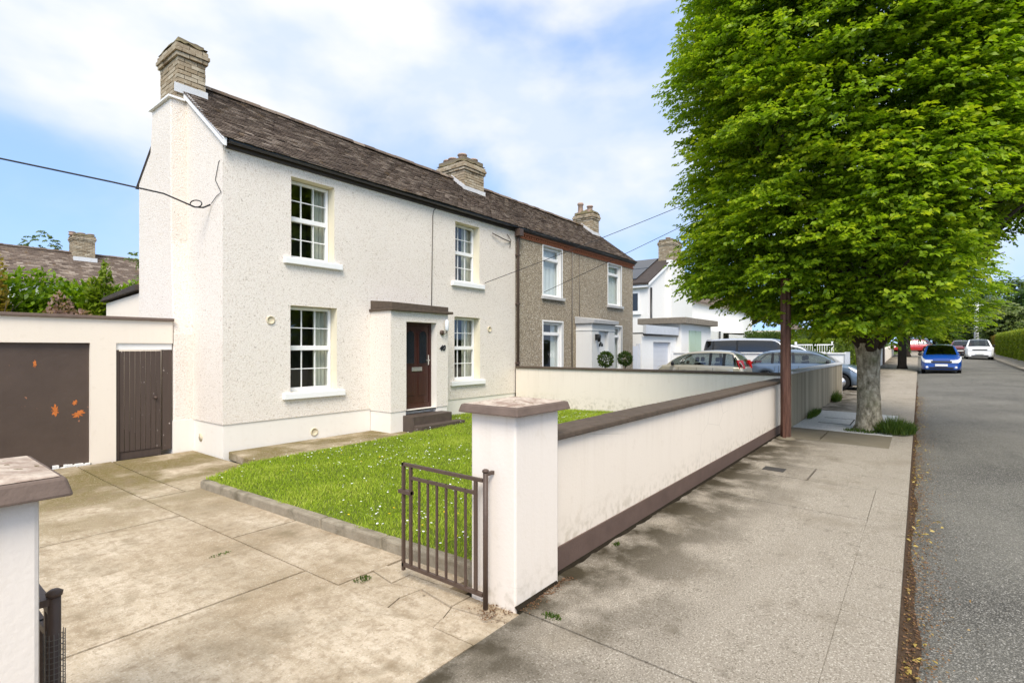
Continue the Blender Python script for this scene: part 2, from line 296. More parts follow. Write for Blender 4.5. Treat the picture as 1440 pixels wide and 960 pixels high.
def car_paint(name, c, metal=0.0):
    m, t, b = mat_base(name, 0.28, 0.5, metal); setc(t, b, c); b.inputs['Coat Weight'].default_value = 0.8; b.inputs['Coat Roughness'].default_value = 0.05
    return m
car_paint('paint_blue', (0.003, 0.05, 0.27), 0.0); car_paint('paint_white', (0.80, 0.80, 0.79)); car_paint('paint_champagne', (0.50, 0.45, 0.33), 0.25)
car_paint('paint_greyblue', (0.12, 0.17, 0.235), 0.25); car_paint('paint_silver', (0.50, 0.51, 0.53), 0.4); car_paint('paint_red', (0.42, 0.02, 0.02)); car_paint('paint_darkred', (0.14, 0.012, 0.015))
m, t, b = mat_base('lamp_clear', 0.12, 0.6); setc(t, b, (0.72, 0.73, 0.74)); m, t, b = mat_base('lamp_red', 0.15, 0.6); setc(t, b, (0.50, 0.012, 0.012))

def leaf_mat(name, dark, light, tip, trans=0.45, gloss=0.35):
    m = bpy.data.materials.new(name); m.use_nodes = True; t = m.node_tree; MT[name] = m
    b = t.nodes['Principled BSDF']; out = t.nodes['Material Output']
    at = N(t, 'ShaderNodeAttribute', attribute_name='tone')
    c = ramp(t, at.outputs['Fac'], [(0.0, dark), (0.55, light), (1.0, tip)])
    setc(t, b, c); b.inputs['Roughness'].default_value = 0.45; b.inputs['Specular IOR Level'].default_value = gloss
    tl = N(t, 'ShaderNodeBsdfTranslucent'); ms = N(t, 'ShaderNodeMixShader'); ms.inputs[0].default_value = trans
    ct = mix(t, 1.0, c, (1.15, 1.25, 0.55), 'MULTIPLY'); t.links.new(ct, tl.inputs[0])
    t.links.new(b.outputs[0], ms.inputs[1]); t.links.new(tl.outputs[0], ms.inputs[2]); t.links.new(ms.outputs[0], out.inputs[0])
    return m
leaf_mat('leaf_hornbeam', (0.085, 0.170, 0.008), (0.26, 0.385, 0.015), (0.48, 0.54, 0.022))
leaf_mat('leaf_mid', (0.03, 0.065, 0.012), (0.075, 0.13, 0.022), (0.16, 0.21, 0.035))
leaf_mat('leaf_dark', (0.015, 0.04, 0.010), (0.04, 0.085, 0.018), (0.08, 0.14, 0.03))
leaf_mat('leaf_yellow', (0.10, 0.16, 0.012), (0.20, 0.27, 0.02), (0.36, 0.38, 0.03))
leaf_mat('leaf_pale', (0.07, 0.11, 0.03), (0.13, 0.18, 0.055), (0.24, 0.28, 0.10))
leaf_mat('leaf_pink', (0.16, 0.15, 0.06), (0.36, 0.22, 0.18), (0.60, 0.42, 0.40))
leaf_mat('leaf_gold', (0.16, 0.11, 0.02), (0.34, 0.24, 0.04), (0.46, 0.36, 0.09))
leaf_mat('grass_blade', (0.19, 0.28, 0.015), (0.36, 0.48, 0.035), (0.56, 0.58, 0.12), trans=0.35, gloss=0.2)
leaf_mat('dry_leaf', (0.10, 0.05, 0.03), (0.26, 0.14, 0.06), (0.50, 0.38, 0.10), trans=0.2)

# ------------------------------------------------------------------ object helpers
class MB:
    def __init__(s): s.v = []; s.f = []; s.m = []; s.sm = []
    def add(s, vs, fs, mi=0, smooth=False):
        k = len(s.v); s.v += [tuple(p) for p in vs]
        for f in fs: s.f.append([k + i for i in f]); s.m.append(mi); s.sm.append(smooth)
        return s
    def box(s, x0, x1, y0, y1, z0, z1, mi=0, top=None):
        vs = [(x0, y0, z0), (x1, y0, z0), (x1, y1, z0), (x0, y1, z0), (x0, y0, z1), (x1, y0, z1), (x1, y1, z1), (x0, y1, z1)]
        if top is not None: vs = vs[:4] + [(x, y, zz) for (x, y, _), zz in zip(vs[4:], top)]
        s.add(vs, [(0, 3, 2, 1), (4, 5, 6, 7), (0, 1, 5, 4), (1, 2, 6, 5), (2, 3, 7, 6), (3, 0, 4, 7)], mi); return s
    def hexa(s, vs, mi=0):
        s.add(vs, [(0, 3, 2, 1), (4, 5, 6, 7), (0, 1, 5, 4), (1, 2, 6, 5), (2, 3, 7, 6), (3, 0, 4, 7)], mi); return s
    def prism(s, pts, vec, mi=0):
        n = len(pts); p2 = [tuple(Vector(p) + Vector(vec)) for p in pts]
        fs = [list(range(n))[::-1], list(range(n, 2 * n))] + [(i, (i + 1) % n, n + (i + 1) % n, n + i) for i in range(n)]
        s.add(list(pts) + p2, fs, mi); return s
    def tube(s, pts, r, n=8, mi=0, cap=True, smooth=True):
        pts = [Vector(p) for p in pts]; k0 = len(s.v); rs = r if isinstance(r, (list, tuple)) else [r] * len(pts)
        up = Vector((0, 0, 1)); rings = []
        for i, p in enumerate(pts):
            d = (pts[min(i + 1, len(pts) - 1)] - pts[max(i - 1, 0)]).normalized()
            a = d.cross(up) if abs(d.dot(up)) < 0.95 else d.cross(Vector((0, 1, 0)))
            a.normalize(); b = d.cross(a).normalized()
            rings.append([p + (a * math.cos(2 * math.pi * j / n) + b * math.sin(2 * math.pi * j / n)) * rs[i] for j in range(n)])
        vs = [q for rg in rings for q in rg]; fs = []
        for i in range(len(pts) - 1):
            for j in range(n): fs.append((i * n + j, i * n + (j + 1) % n, (i + 1) * n + (j + 1) % n, (i + 1) * n + j))
        if cap: fs.append(tuple(range(n))[::-1]); fs.append(tuple(range((len(pts) - 1) * n, len(pts) * n)))
        s.add(vs, fs, mi, smooth); return s
    def lathe(s, c, prof, n=20, axis='z', mi=0, smooth=True):
        vs = []
        for (r, h) in prof:
            for j in range(n):
                a = 2 * math.pi * j / n; q = (r * math.cos(a), r * math.sin(a), h)
                if axis == 'y': q = (q[0], q[2], q[1])
                if axis == 'x': q = (q[2], q[0], q[1])
                vs.append((c[0] + q[0], c[1] + q[1], c[2] + q[2]))
        m = len(prof); fs = [(i * n + j, i * n + (j + 1) % n, (i + 1) * n + (j + 1) % n, (i + 1) * n + j) for i in range(m - 1) for j in range(n)]
        fs += [tuple(range(n))[::-1], tuple(range((m - 1) * n, m * n))]
        s.add(vs, fs, mi, smooth); return s
    def build(s, name, mats, parent=None, bevel=0, local=False, recalc=True):
        if not isinstance(mats, (list, tuple)): mats = [mats]
        off = Vector((0, 0, 0))
        if parent is not None and not local:
            q = parent
            while q is not None: off += q.location; q = q.parent
        me = bpy.data.meshes.new(name)
        me.from_pydata([(p[0] - off.x, p[1] - off.y, p[2] - off.z) for p in s.v], [], s.f)
        for mm in mats: me.materials.append(MT[mm])
        me.polygons.foreach_set('material_index', s.m); me.polygons.foreach_set('use_smooth', s.sm)
        if recalc:
            bm = bmesh.new(); bm.from_mesh(me); bmesh.ops.recalc_face_normals(bm, faces=bm.faces); bm.to_mesh(me); bm.free()
        o = bpy.data.objects.new(name, me); col.objects.link(o); o.parent = parent
        if bevel:
            bv = o.modifiers.new('bevel', 'BEVEL'); bv.width = bevel; bv.segments = 2; bv.limit_method = 'ANGLE'; bv.angle_limit = R(35)
        return o
def tag(o, label=None, cat=None, group=None, kind=None):
    if label: o['label'] = label
    if cat: o['category'] = cat
    if group: o['group'] = group
    if kind: o['kind'] = kind
    return o
def thing(name, label, cat, loc=(0, 0, 0), rz=0, group=None):
    o = bpy.data.objects.new(name, None); col.objects.link(o); o.location = loc; o.rotation_euler = (0, 0, rz); o.empty_display_size = 0.2
    return tag(o, label, cat, group)
def structure(o): o['kind'] = 'structure'; return o
def children(o): return [c for c in bpy.data.objects if c.parent == o]
def copy_tree(o, parent=None):
    c = o.copy(); col.objects.link(c); c.parent = parent
    for ch in children(o): copy_tree(ch, c)
    return c
def leaves(name, c, d, nrm, L, W, tone, mat, parent=None, fold=0.18, offset=(0, 0, 0)):
    """many leaf blades: centre c, long axis d, face normal nrm"""
    n = len(c); d = d / (np.linalg.norm(d, axis=1, keepdims=True) + 1e-9)
    sd_ = np.cross(d, nrm); sd_ /= (np.linalg.norm(sd_, axis=1, keepdims=True) + 1e-9); up = np.cross(sd_, d)
    L = np.broadcast_to(L, (n,))[:, None]; W = np.broadcast_to(W, (n,))[:, None]
    v = np.empty((n, 4, 3), np.float32)
    v[:, 0] = c - d * L * 0.5; v[:, 2] = c + d * L * 0.5 - up * L * 0.08
    v[:, 1] = c - d * L * 0.06 + sd_ * W * 0.5 + up * W * fold; v[:, 3] = c - d * L * 0.06 - sd_ * W * 0.5 + up * W * fold
    v -= np.array(offset, np.float32)
    me = bpy.data.meshes.new(name); me.vertices.add(n * 4); me.vertices.foreach_set('co', v.ravel())
    me.loops.add(n * 4); me.loops.foreach_set('vertex_index', np.arange(n * 4, dtype=np.int32))
    me.polygons.add(n); me.polygons.foreach_set('loop_start', np.arange(0, n * 4, 4, dtype=np.int32)); me.polygons.foreach_set('loop_total', np.full(n, 4, np.int32))
    a = me.attributes.new('tone', 'FLOAT', 'FACE'); a.data.foreach_set('value', np.clip(tone, 0, 1).astype(np.float32))
    me.materials.append(MT[mat]); me.update(); me.validate()
    o = bpy.data.objects.new(name, me); col.objects.link(o); o.parent = parent
    return o
def rdir(n):
    v = rng.normal(size=(n, 3)); return v / np.linalg.norm(v, axis=1, keepdims=True)

# ------------------------------------------------------------------ ground
PX = [-40, 0, 12, 20, 28, 36, 44, 58, 90, 130, 400]; PZ = [-.03, 0, .03, .07, .17, .37, .42, .78, 1.35, 2.0, 5.0]
def prof(x): return float(np.interp(x, PX, PZ))
def bend(x): return 0.0 if x < 60 else -0.0008 * (min(x, 220) - 60) ** 2
XS = [-40, -20, -10, -5, 0] + list(np.arange(3, 60, 3)) + list(np.arange(60, 140, 4)) + [160, 180, 200, 240, 280]
def strip(name, ys, zf, mat, xs=XS, **kw):
    mb = MB(); n = len(ys); vs = []
    for x in xs:
        for y in ys: vs.append((x, y + bend(x), prof(x) + zf(y)))
    fs = [(i * n + j, (i + 1) * n + j, (i + 1) * n + j + 1, i * n + j + 1) for i in range(len(xs) - 1) for j in range(n - 1)]
    mb.add(vs, fs); return structure(mb.build(name, mat, **kw))
mb = MB(); gx = [-600, -200, -60, -20, 0, 12, 20, 28, 36, 44, 58, 90, 130, 200, 400, 900]; gy = [-700, -200, -60, -20, 0, 20, 60, 200, 700]
vs = [(x, y, prof(x) - 0.32 + (0.0 if abs(y) < 70 else 1.0)) for x in gx for y in gy]; n = len(gy)
mb.add(vs, [(i * n + j, (i + 1) * n + j, (i + 1) * n + j + 1, i * n + j + 1) for i in range(len(gx) - 1) for j in range(n - 1)])
structure(mb.build('ground', 'grass_ground'))
road_z = lambda y: -0.125 + 0.075 * max(0, 1 - ((y + 2.35) / 2.5) ** 2) - (0.012 if y > -0.05 else 0)
strip('road', [-4.85, -4.4, -3.6, -2.8, -2.0, -1.2, -0.5, 0.13], road_z, 'asphalt')
strip('opposite_pavement', [-6.6, -5.2, -4.86, -4.85], lambda y: -0.2 if y == -4.85 else 0.0, 'pavement_concrete')
pv = lambda y: -0.0 - 0.035 * (2.1 - y) / 2.0
# near pavement as separately cast bays, with open joints between them
strip('pavement_bed', [0.2, 2.3], lambda y: -0.075, 'soil')
bays = [(-40, -12), (-12, -4.1), (-4.1, -0.75), (-0.75, 2.6), (2.6, 6.08), (6.08, 10.55), (10.55, 12.0), (12.0, 15.6), (15.6, 19.5), (19.5, 24.2), (24.2, 29), (29, 34), (34, 40), (40, 46), (46, 54), (54, 66), (66, 80), (80, 100), (100, 140)]
mb = MB()
def slab(mb, x0, x1, y0, y1, mi=0, j=0.007, th=0.07, dz=0.0):
    xs = [x0 + j] + [x for x in XS if x0 + .4 < x < x1 - .4] + [x1 - j]
    for a, b_ in zip(xs[:-1], xs[1:]):
        c = [(a, y0 + j + bend(a)), (b_, y0 + j + bend(b_)), (b_, y1 - j + bend(b_)), (a, y1 - j + bend(a))]
        zs = [prof(a) + pv(y0), prof(b_) + pv(y0), prof(b_) + pv(y1), prof(a) + pv(y1)]
        mb.hexa([(x, y, z - th + dz) for (x, y), z in zip(c, zs)] + [(x, y, z + dz) for (x, y), z in zip(c, zs)], mi)
for i, (a, b_) in enumerate(bays):
    mi = 1 if a == 12.0 else (2 if a == 10.55 else 0)
    if a == 6.08:    # bay with the long service panel let into it
        slab(mb, a, 7.38, 0.397, 2.12, 0, 0.006); slab(mb, 8.14, b_, 0.392, 2.12, 0, 0.006); slab(mb, 7.38, 8.14, 0.392, 1.10, 0, 0.004)
    elif a == 10.55:
        slab(mb, a, b_, 0.392, 1.40, 2, 0.005); slab(mb, a, 10.85, 1.40, 2.12, 2, 0.006); slab(mb, 11.75, b_, 1.40, 2.12, 2, 0.006)
    else: slab(mb, a, b_, 0.392, 1.955 if a < 2.5 else 2.12, mi, 0.008)
structure(mb.build('pavement', ['pavement_concrete', 'pale_concrete', 'dark_slab']))
mb = MB(); x = -20.0
while x < 138:
    L = 0.92; y0 = 0.10
    c = [(x + .004, y0), (x + L - .004, y0), (x + L - .004, 0.4005), (x + .004, 0.4005)]
    b0, b1 = bend(x), bend(x + L); bs = [b0, b1, b1, b0]; dz = random.uniform(-.003, .003)
    zs = [prof(px) + pv(py) for px, py in c]
    mb.hexa([(px, py + bb, z - .24) for (px, py), z, bb in zip(c, zs, bs)] + [(px + 0, py + bb, z + dz) for (px, py), z, bb in zip(c, zs, bs)]); x += L
tag(structure(mb.build('kerb', 'pavement_concrete', bevel=0.005)))
# covers let into the pavement
def cover(x0, x1, y0, y1, label, mat, patch=None):
    t_ = thing('service_cover', label, 'cover', (x0, y0, prof(x0)))
    mb = MB(); slab(mb, x0, x1, y0, y1, 0, 0.02, 0.06, 0.001); mb.build('panel', mat, t_)
    if patch:
        mb = MB(); slab(mb, *patch, 0, 0.0, 0.01, 0.005); mb.build('patch', 'bitumen', t_)
cover(7.38, 8.14, 1.10, 2.09, 'long concrete service cover with a dark patch set in the footpath by the garden wall', 'pavement_concrete', (7.62, 7.85, 1.42, 1.68))
cover(10.85, 11.75, 1.41, 2.08, 'dark square service cover in the footpath just beyond the rusty pole', 'dark_slab')
mb = MB()
for a in ((13.1, 14.1, 1.15, 1.17), (13.1, 13.12, 1.17, 1.75), (14.08, 14.1, 1.17, 1.75)): slab(mb, a[0], a[1], a[2], a[3], 0, 0, .01, .004)
tag(mb.build('service_cover', 'soil'), 'outline of a pale cover in the light concrete beside the tree trunk', 'cover')
# driveway of the cream house: cast slabs falling towards the house
def zd(y): return -0.02 - 0.165 * np.clip((np.asarray(y) - 2.0) / 6.4, 0, 1)
mb = MB(); mb.add([(-6, 1.9, -.13), (3.9, 1.9, -.13), (3.9, 11, -.30), (-6, 11, -.30)], [(0, 1, 2, 3)]); structure(mb.build('driveway_bed', 'soil'))
mb = MB()
def dslab(x0, x1, y0, y1, j=0.012, dz=0):
    n_ = max(1, int((y1 - y0) / 1.2)); ys = np.linspace(y0 + j, y1 - j, n_ + 1)
    for a, b_ in zip(ys[:-1], ys[1:]):
        za, zb = zd(a) + dz, zd(b_) + dz; X0, X1 = x0 + j, x1 - j
        mb.hexa([(X0, a, za - .1), (X1, a, za - .1), (X1, b_, zb - .1), (X0, b_, zb - .1), (X0, a, za), (X1, a, za), (X1, b_, zb), (X0, b_, zb)])
JX = 2.17
for (a, b_) in ((1.965, 3.72), (3.72, 6.17), (6.17, 10.33)): dslab(-6, JX, a, b_, dz=random.uniform(-.004, .004))
for (a, b_) in ((3.3, 5.0), (5.0, 7.32)): dslab(JX, 2.82, a, b_, dz=-.006)
dslab(JX, 2.62, 7.32, 10.33, dz=-.004); dslab(2.62, 3.83, 7.32, 10.33, dz=-.008)
# broken pieces by the gate
cx = [JX, 2.30, 2.45, 2.60]; cy = [1.97, 2.36, 2.74, 3.05, 3.3]
for i in range(3):
    for j in range(4):
        q = lambda a, b_: (cx[a] + (math.sin(a * 7 + b_ * 3) * .035 if 0 < a < 3 else 0), cy[b_] + (math.sin(a * 5 + b_ * 11) * .05 if 0 < b_ < 4 else 0))
        p = [q(i, j), q(i + 1, j), q(i + 1, j + 1), q(i, j + 1)]; ctr = (sum(a[0] for a in p) / 4, sum(a[1] for a in p) / 4)
        p = [(a[0] + (ctr[0] - a[0]) * .035, a[1] + (ctr[1] - a[1]) * .025) for a in p]; dz = random.uniform(-.012, 0)
        mb.hexa([(a[0], a[1], zd(a[1]) - .1) for a in p] + [(a[0], a[1], zd(a[1]) + dz) for a in p])
dslab(2.60, 2.82, 2.60, 3.3, dz=-.01)
structure(mb.build('driveway', 'drive_concrete'))
# lawn: soil, grass, daisies
LP = [(2.90, 2.38), (11.74, 2.33), (11.74, 9.12), (8.55, 9.12), (8.55, 7.95), (7.15, 7.97), (3.78, 8.03), (2.90, 7.40)]
def zl(x, y): return zd(y) + 0.075 + 0.03 * np.sin(x * .9) * np.cos(y * .7) * .6 + 0.012 * (x - 3)
mb = MB(); n = len(LP); mb.add([(x, y, float(zl(x, y))) for x, y in LP] + [(6.5, 5.2, float(zl(6.5, 5.2)))], [(i, (i + 1) % n, n) for i in range(n)]); structure(mb.build('lawn_soil', 'garden_soil'))
def inpoly(P, x, y):
    r = np.zeros(len(x), bool); n = len(P)
    for i in range(n):
        x0, y0 = P[i]; x1, y1 = P[(i + 1) % n]
        c = ((y0 > y) != (y1 > y)) & (x < (x1 - x0) * (y - y0) / (y1 - y0 + 1e-12) + x0); r ^= c
    return r
nb = 210000; x = rng.uniform(2.80, 11.8, nb); y = rng.uniform(2.3, 9.15, nb)
keep = (inpoly(LP, x, y) | ((x < 2.93) & (x > 2.87 - .03 * np.sin(y * 9) * np.sin(y * 4.3)) & (y > 2.4) & (y < 7.38))) & (rng.random(nb) < np.clip(1.25 - 0.055 * np.hypot(x, y), 0.35, 1)); x, y = x[keep], y[keep]; n = len(x)
patch = .5 * np.sin(x * 1.1 + 2 * y) * np.sin(y * 1.9 - x * .6) + np.sin(x * 2.3 + np.sin(y * 1.7)) * np.cos(y * 2.9 + x) * .5 + np.sin(x * 7.1) * np.sin(y * 6.3) * .3
h = rng.uniform(.03, .06, n) * (1 + .35 * patch); d = np.stack([rng.normal(0, .45, n), rng.normal(0, .45, n), np.ones(n)], 1)
c = np.stack([x, y, zl(x, y) + h * .45], 1); nr = np.stack([rng.normal(size=n), rng.normal(size=n), rng.normal(0, .3, n)], 1)
tag(leaves('grass', c, d, nr, h, rng.uniform(.005, .009, n), .50 + .20 * patch + rng.normal(0, .18, n), 'grass_blade'), 'short bright green lawn grass in front of the cream house', 'grass', kind='stuff')
nd = 3400; x = rng.uniform(2.9, 11.7, nd); y = rng.uniform(2.4, 8.9, nd)
dens = np.sin(x * 1.3 + 1) * np.cos(y * 1.1 - .5) + .6 * np.sin(x * 3.7) * np.sin(y * 4.1)
k = inpoly(LP, x, y) & (rng.random(nd) < np.clip(.35 + .6 * dens, .03, 1)); x, y = x[k], y[k]; mb = MB()
for X, Y in zip(x, y):
    r_ = random.uniform(.007, .013); z = float(zl(X, Y)) + random.uniform(.055, .08); a0 = random.random() * 6
    tx, ty = random.uniform(-.3, .3), random.uniform(-.3, .3); yl = 1 if random.random() < .12 else 0
    ring = [(X + r_ * math.cos(a0 + i * 1.047), Y + r_ * math.sin(a0 + i * 1.047), z + r_ * (tx * math.cos(a0 + i * 1.047) + ty * math.sin(a0 + i * 1.047))) for i in range(6)]
    mb.add(ring, [(0, 1, 2, 3, 4, 5)], yl)
tag(mb.build('daisies', ['petal', 'petal_yellow'], recalc=False), 'white daisies scattered through the lawn', 'flowers', kind='stuff')
# concrete lawn edging
mb = MB()
for (a, b_) in ((2.40, 3.62), (3.62, 4.55), (4.55, 7.34)):
    mb.hexa([(2.80, a + .004, zd(a) - .1), (2.90, a + .004, zd(a) - .1), (2.90, b_ - .004, zd(b_) - .1), (2.80, b_ - .004, zd(b_) - .1), (2.80, a + .004, zd(a) + .095), (2.90, a + .004, zd(a) + .095), (2.90, b_ - .004, zd(b_) + .095), (2.80, b_ - .004, zd(b_) + .095)])
mb.hexa([(2.80, 7.34, zd(7.3) - .1), (2.90, 7.34, zd(7.3) - .1), (3.0, 7.47, zd(7.3) - .1), (2.86, 7.44, zd(7.3) - .1), (2.80, 7.34, zd(7.3) + .09), (2.90, 7.34, zd(7.3) + .09), (3.0, 7.47, zd(7.3) + .075), (2.86, 7.44, zd(7.3) + .075)])
tag(mb.build('lawn_edging', 'weathered_edging', bevel=0.018), 'weathered concrete edging along the driveway side of the lawn', 'edging')
# path along the front of the house
mb = MB(); P = [(3.92, 9.13), (3.86, 8.42), (3.95, 8.03), (7.16, 7.95), (7.16, 9.13)]
mb.prism([(x, y, -.22) for x, y in P], (0, 0, .135)); structure(mb.build('path', 'drive_concrete', bevel=0.015))
# neighbouring paved fronts, out to the houses
mb = MB()
for a, b_ in ((11.97, 20), (20, 24.3), (24.7, 34)):
    mb.hexa([(a, 2.32, prof(a) - .3), (b_, 2.32, prof(b_) - .3), (b_, 14, prof(b_) - .3), (a, 14, prof(a) - .3), (a, 2.32, prof(a) + .0), (b_, 2.32, prof(b_) + .0), (b_, 14, prof(b_) - .05), (a, 14, prof(a) - .05)])
mb.hexa([(20.85, 2.1, -.2), (24.3, 2.1, -.2), (24.3, 2.32, -.2), (20.85, 2.32, -.2), (20.85, 2.1, prof(20.8)), (24.3, 2.1, prof(24.3)), (24.3, 2.32, prof(24.3)), (20.85, 2.32, prof(20.8))])
structure(mb.build('neighbour_paving', 'pavement_concrete'))

# ------------------------------------------------------------------ houses
EY, EZ, RY, RZ, BY = 8.96, 5.10, 11.17, 6.76, 13.2     # eave, ridge, rear wall of the pair
def facade(mb, x0, x1, z0, z1, y, openings, depth, mi_wall=0, mi_rev=1):
    xs = sorted({x0, x1} | {v for o in openings for v in o[:2]}); zs = sorted({z0, z1} | {v for o in openings for v in o[2:4]})
    for a, b_ in zip(xs[:-1], xs[1:]):
        for c, d in zip(zs[:-1], zs[1:]):
            if any(o[0] - 1e-6 <= a and b_ <= o[1] + 1e-6 and o[2] - 1e-6 <= c and d <= o[3] + 1e-6 for o in openings): continue
            mb.add([(a, y, c), (b_, y, c), (b_, y, d), (a, y, d)], [(0, 1, 2, 3)], mi_wall)
    for (a, b_, c, d) in openings:
        y2 = y + depth
        mb.add([(a, y, c), (a, y2, c), (a, y2, d), (a, y, d)], [(3, 2, 1, 0)], mi_rev); mb.add([(b_, y, c), (b_, y2, c), (b_, y2, d), (b_, y, d)], [(0, 1, 2, 3)], mi_rev)
        mb.add([(a, y, d), (b_, y, d), (b_, y2, d), (a, y2, d)], [(0, 1, 2, 3)], mi_rev); mb.add([(a, y, c), (b_, y, c), (b_, y2, c), (a, y2, c)], [(3, 2, 1, 0)], mi_rev)
def sash(parent, x0, x1, z0, z1, y, cols, curtain='curtain'):
    """georgian style two part window: frame > glazing bars, glass; interior and curtain behind"""
    f = MB(); t_ = 0.055; zm = (z0 + z1) / 2 + 0.02
    f.box(x0, x0 + t_, y, y + .07, z0, z1); f.box(x1 - t_, x1, y, y + .07, z0, z1); f.box(x0 + t_, x1 - t_, y, y + .07, z0, z0 + t_ + .015); f.box(x0 + t_, x1 - t_, y, y + .07, z1 - t_, z1)
    f.box(x0 + t_, x1 - t_, y - .012, y + .07, zm - .045, zm + .045)
    fr = f.build('window', 'white_upvc', parent, bevel=.008)
    g = MB()
    for (a, b_) in ((z0 + t_ + .015, zm - .045), (zm + .045, z1 - t_)):
        for i in range(1, cols): xx = x0 + t_ + (x1 - x0 - 2 * t_) * i / cols; g.box(xx - .009, xx + .009, y + .022, y + .05, a, b_)
        zz = (a + b_) / 2; g.box(x0 + t_, x1 - t_, y + .024, y + .048, zz - .009, zz + .009)
    g.build('glazing_bars', 'white_upvc', fr)
    p = MB(); p.add([(x0 + t_ - .01, y + .036, z0 + t_), (x1 - t_ + .01, y + .036, z0 + t_), (x1 - t_ + .01, y + .036, z1 - t_), (x0 + t_ - .01, y + .036, z1 - t_)], [(0, 1, 2, 3)]); p.build('pane', 'window_glass', fr)
    room(fr, x0, x1, z0, z1, y + .08, curtain)
    return fr
def wavy(x0, x1, z0, z1, y, n=22, amp=.022, seed=0):
    mb = MB(); vs = []
    for i in range(n + 1):
        xx = x0 + (x1 - x0) * i / n; yy = y + amp * math.sin(i * 1.35 + seed) + random.uniform(-.006, .006)
        vs += [(xx, yy, z0), (xx, yy, z1)]
    mb.add(vs, [(2 * i, 2 * i + 2, 2 * i + 3, 2 * i + 1) for i in range(n)], 0, True); return mb
def room(fr, x0, x1, z0, z1, y, curtain):
    b = MB(); a, c, d, e, y2 = x0 - .5, x1 + .5, z0 - .3, z1 + .2, y + 1.6
    b.add([(a, y, d), (c, y, d), (c, y2, d), (a, y2, d), (a, y, e), (c, y, e), (c, y2, e), (a, y2, e)], [(0, 1, 2, 3), (4, 5, 6, 7), (3, 2, 6, 7), (0, 3, 7, 4), (1, 2, 6, 5)]); b.build('room', 'interior_dark', fr, recalc=False)
    if curtain:
        wd = (x1 - x0)
        wavy(x1 - wd * .30, x1 + .1, z0 - .05, z1 + .05, y + .12, seed=x0).build('curtain', curtain, fr, recalc=False)
        wavy(x0 - .1, x0 + wd * .2, z0 - .05, z1 + .05, y + .12, seed=x0 + 1).build('curtain', curtain, fr, recalc=False)
def casement(parent, x0, x1, z0, z1, y, curtain='net_curtain'):
    f = MB(); t_ = 0.075; zt = z1 - .36
    f.box(x0, x0 + t_, y, y + .07, z0, z1); f.box(x1 - t_, x1, y, y + .07, z0, z1); f.box(x0 + t_, x1 - t_, y, y + .07, z0, z0 + t_); f.box(x0 + t_, x1 - t_, y, y + .07, z1 - t_, z1); f.box(x0 + t_, x1 - t_, y - .015, y + .07, zt - .05, zt + .05)
    fr = f.build('window', 'white_upvc', parent, bevel=.01)
    p = MB(); p.add([(x0 + t_, y + .04, z0 + t_), (x1 - t_, y + .04, z0 + t_), (x1 - t_, y + .04, z1 - t_), (x0 + t_, y + .04, z1 - t_)], [(0, 1, 2, 3)]); p.build('pane', 'window_glass', fr)
    room(fr, x0, x1, z0, z1, y + .08, None)
    wd = x1 - x0
    if curtain == 'net_curtain': wavy(x0, x1, z0, z1, y + .13, amp=.012).build('blind', curtain, fr, recalc=False)
    else: wavy(x1 - wd * .35, x1, z0, z1, y + .13, amp=.012).build('curtain', 'net_curtain', fr, recalc=False)
    return fr
def tiles(parent, x0, x1, ey=EY, ez=EZ, ry=RY, rz=RZ, tw=.165, gauge=.092, sag=0.012):
    mb = MB(); sl = math.hypot(ry - ey, rz - ez); u = Vector((0, (ry - ey) / sl, (rz - ez) / sl)); nn = Vector((0, -u.z, u.y)); n = int(sl / gauge)
    for i in range(n + 1):
        s0 = i * gauge; s1 = min(s0 + gauge * 1.45, sl + .02); off = (i % 2) * tw / 2; x = x0 - off
        while x < x1 - .01:
            a, b_ = max(x, x0) + .003, min(x + tw, x1) - .003; x += tw
            if b_ - a < .03: continue
            sg_ = -sag * math.sin((a - x0) / (x1 - x0) * math.pi * 2.3 + i * .1)
            p0 = Vector((0, ey, ez)) + u * (s0 + random.uniform(-.006, .006)) + nn * (.028 + sg_ + random.uniform(0, .009)); p1 = Vector((0, ey, ez)) + u * s1 + nn * (.008 + sg_)
            q = [(a, p0.y, p0.z), (b_, p0.y, p0.z + random.uniform(-.004, .004)), (b_, p1.y, p1.z), (a, p1.y, p1.z)]
            dn = nn * -.016; q2 = [(v[0], v[1] + dn.y, v[2] + dn.z) for v in q]
            mb.add(q2 + q, [(4, 5, 6, 7), (0, 1, 5, 4), (1, 2, 6, 5), (3, 0, 4, 7)])
    # under-sheet and rear slope
    by, bz = 2 * ry - ey, ez
    mb.add([(x0, ey + .03, ez - .012), (x1, ey + .03, ez - .012), (x1, ry, rz - .012), (x0, ry, rz - .012), (x1, by, bz), (x0 + .04, by, bz), (x0 + .04, ry, rz - .012)], [(0, 1, 2, 3), (6, 2, 4, 5)])
    rf = mb.build('roof', 'roof_tile', parent, recalc=False)
    rd = MB(); x = x0
    while x < x1:
        L = min(.33, x1 - x); vs = []; dz = random.uniform(-.008, .008)
        for k in range(7):
            an = math.pi * k / 6; vs += [(x + .004, ry - .11 * math.cos(an), rz + dz + .0 + .095 * math.sin(an)), (x + L - .004, ry - .11 * math.cos(an), rz + dz + .0 + .10 * math.sin(an))]
        rd.add(vs, [(2 * k, 2 * k + 1, 2 * k + 3, 2 * k + 2) for k in range(6)] + [tuple(range(0, 14, 2)), tuple(range(1, 14, 2))[::-1]]); x += .33
    rd.build('ridge_tiles', 'roof_tile', rf)
    return rf
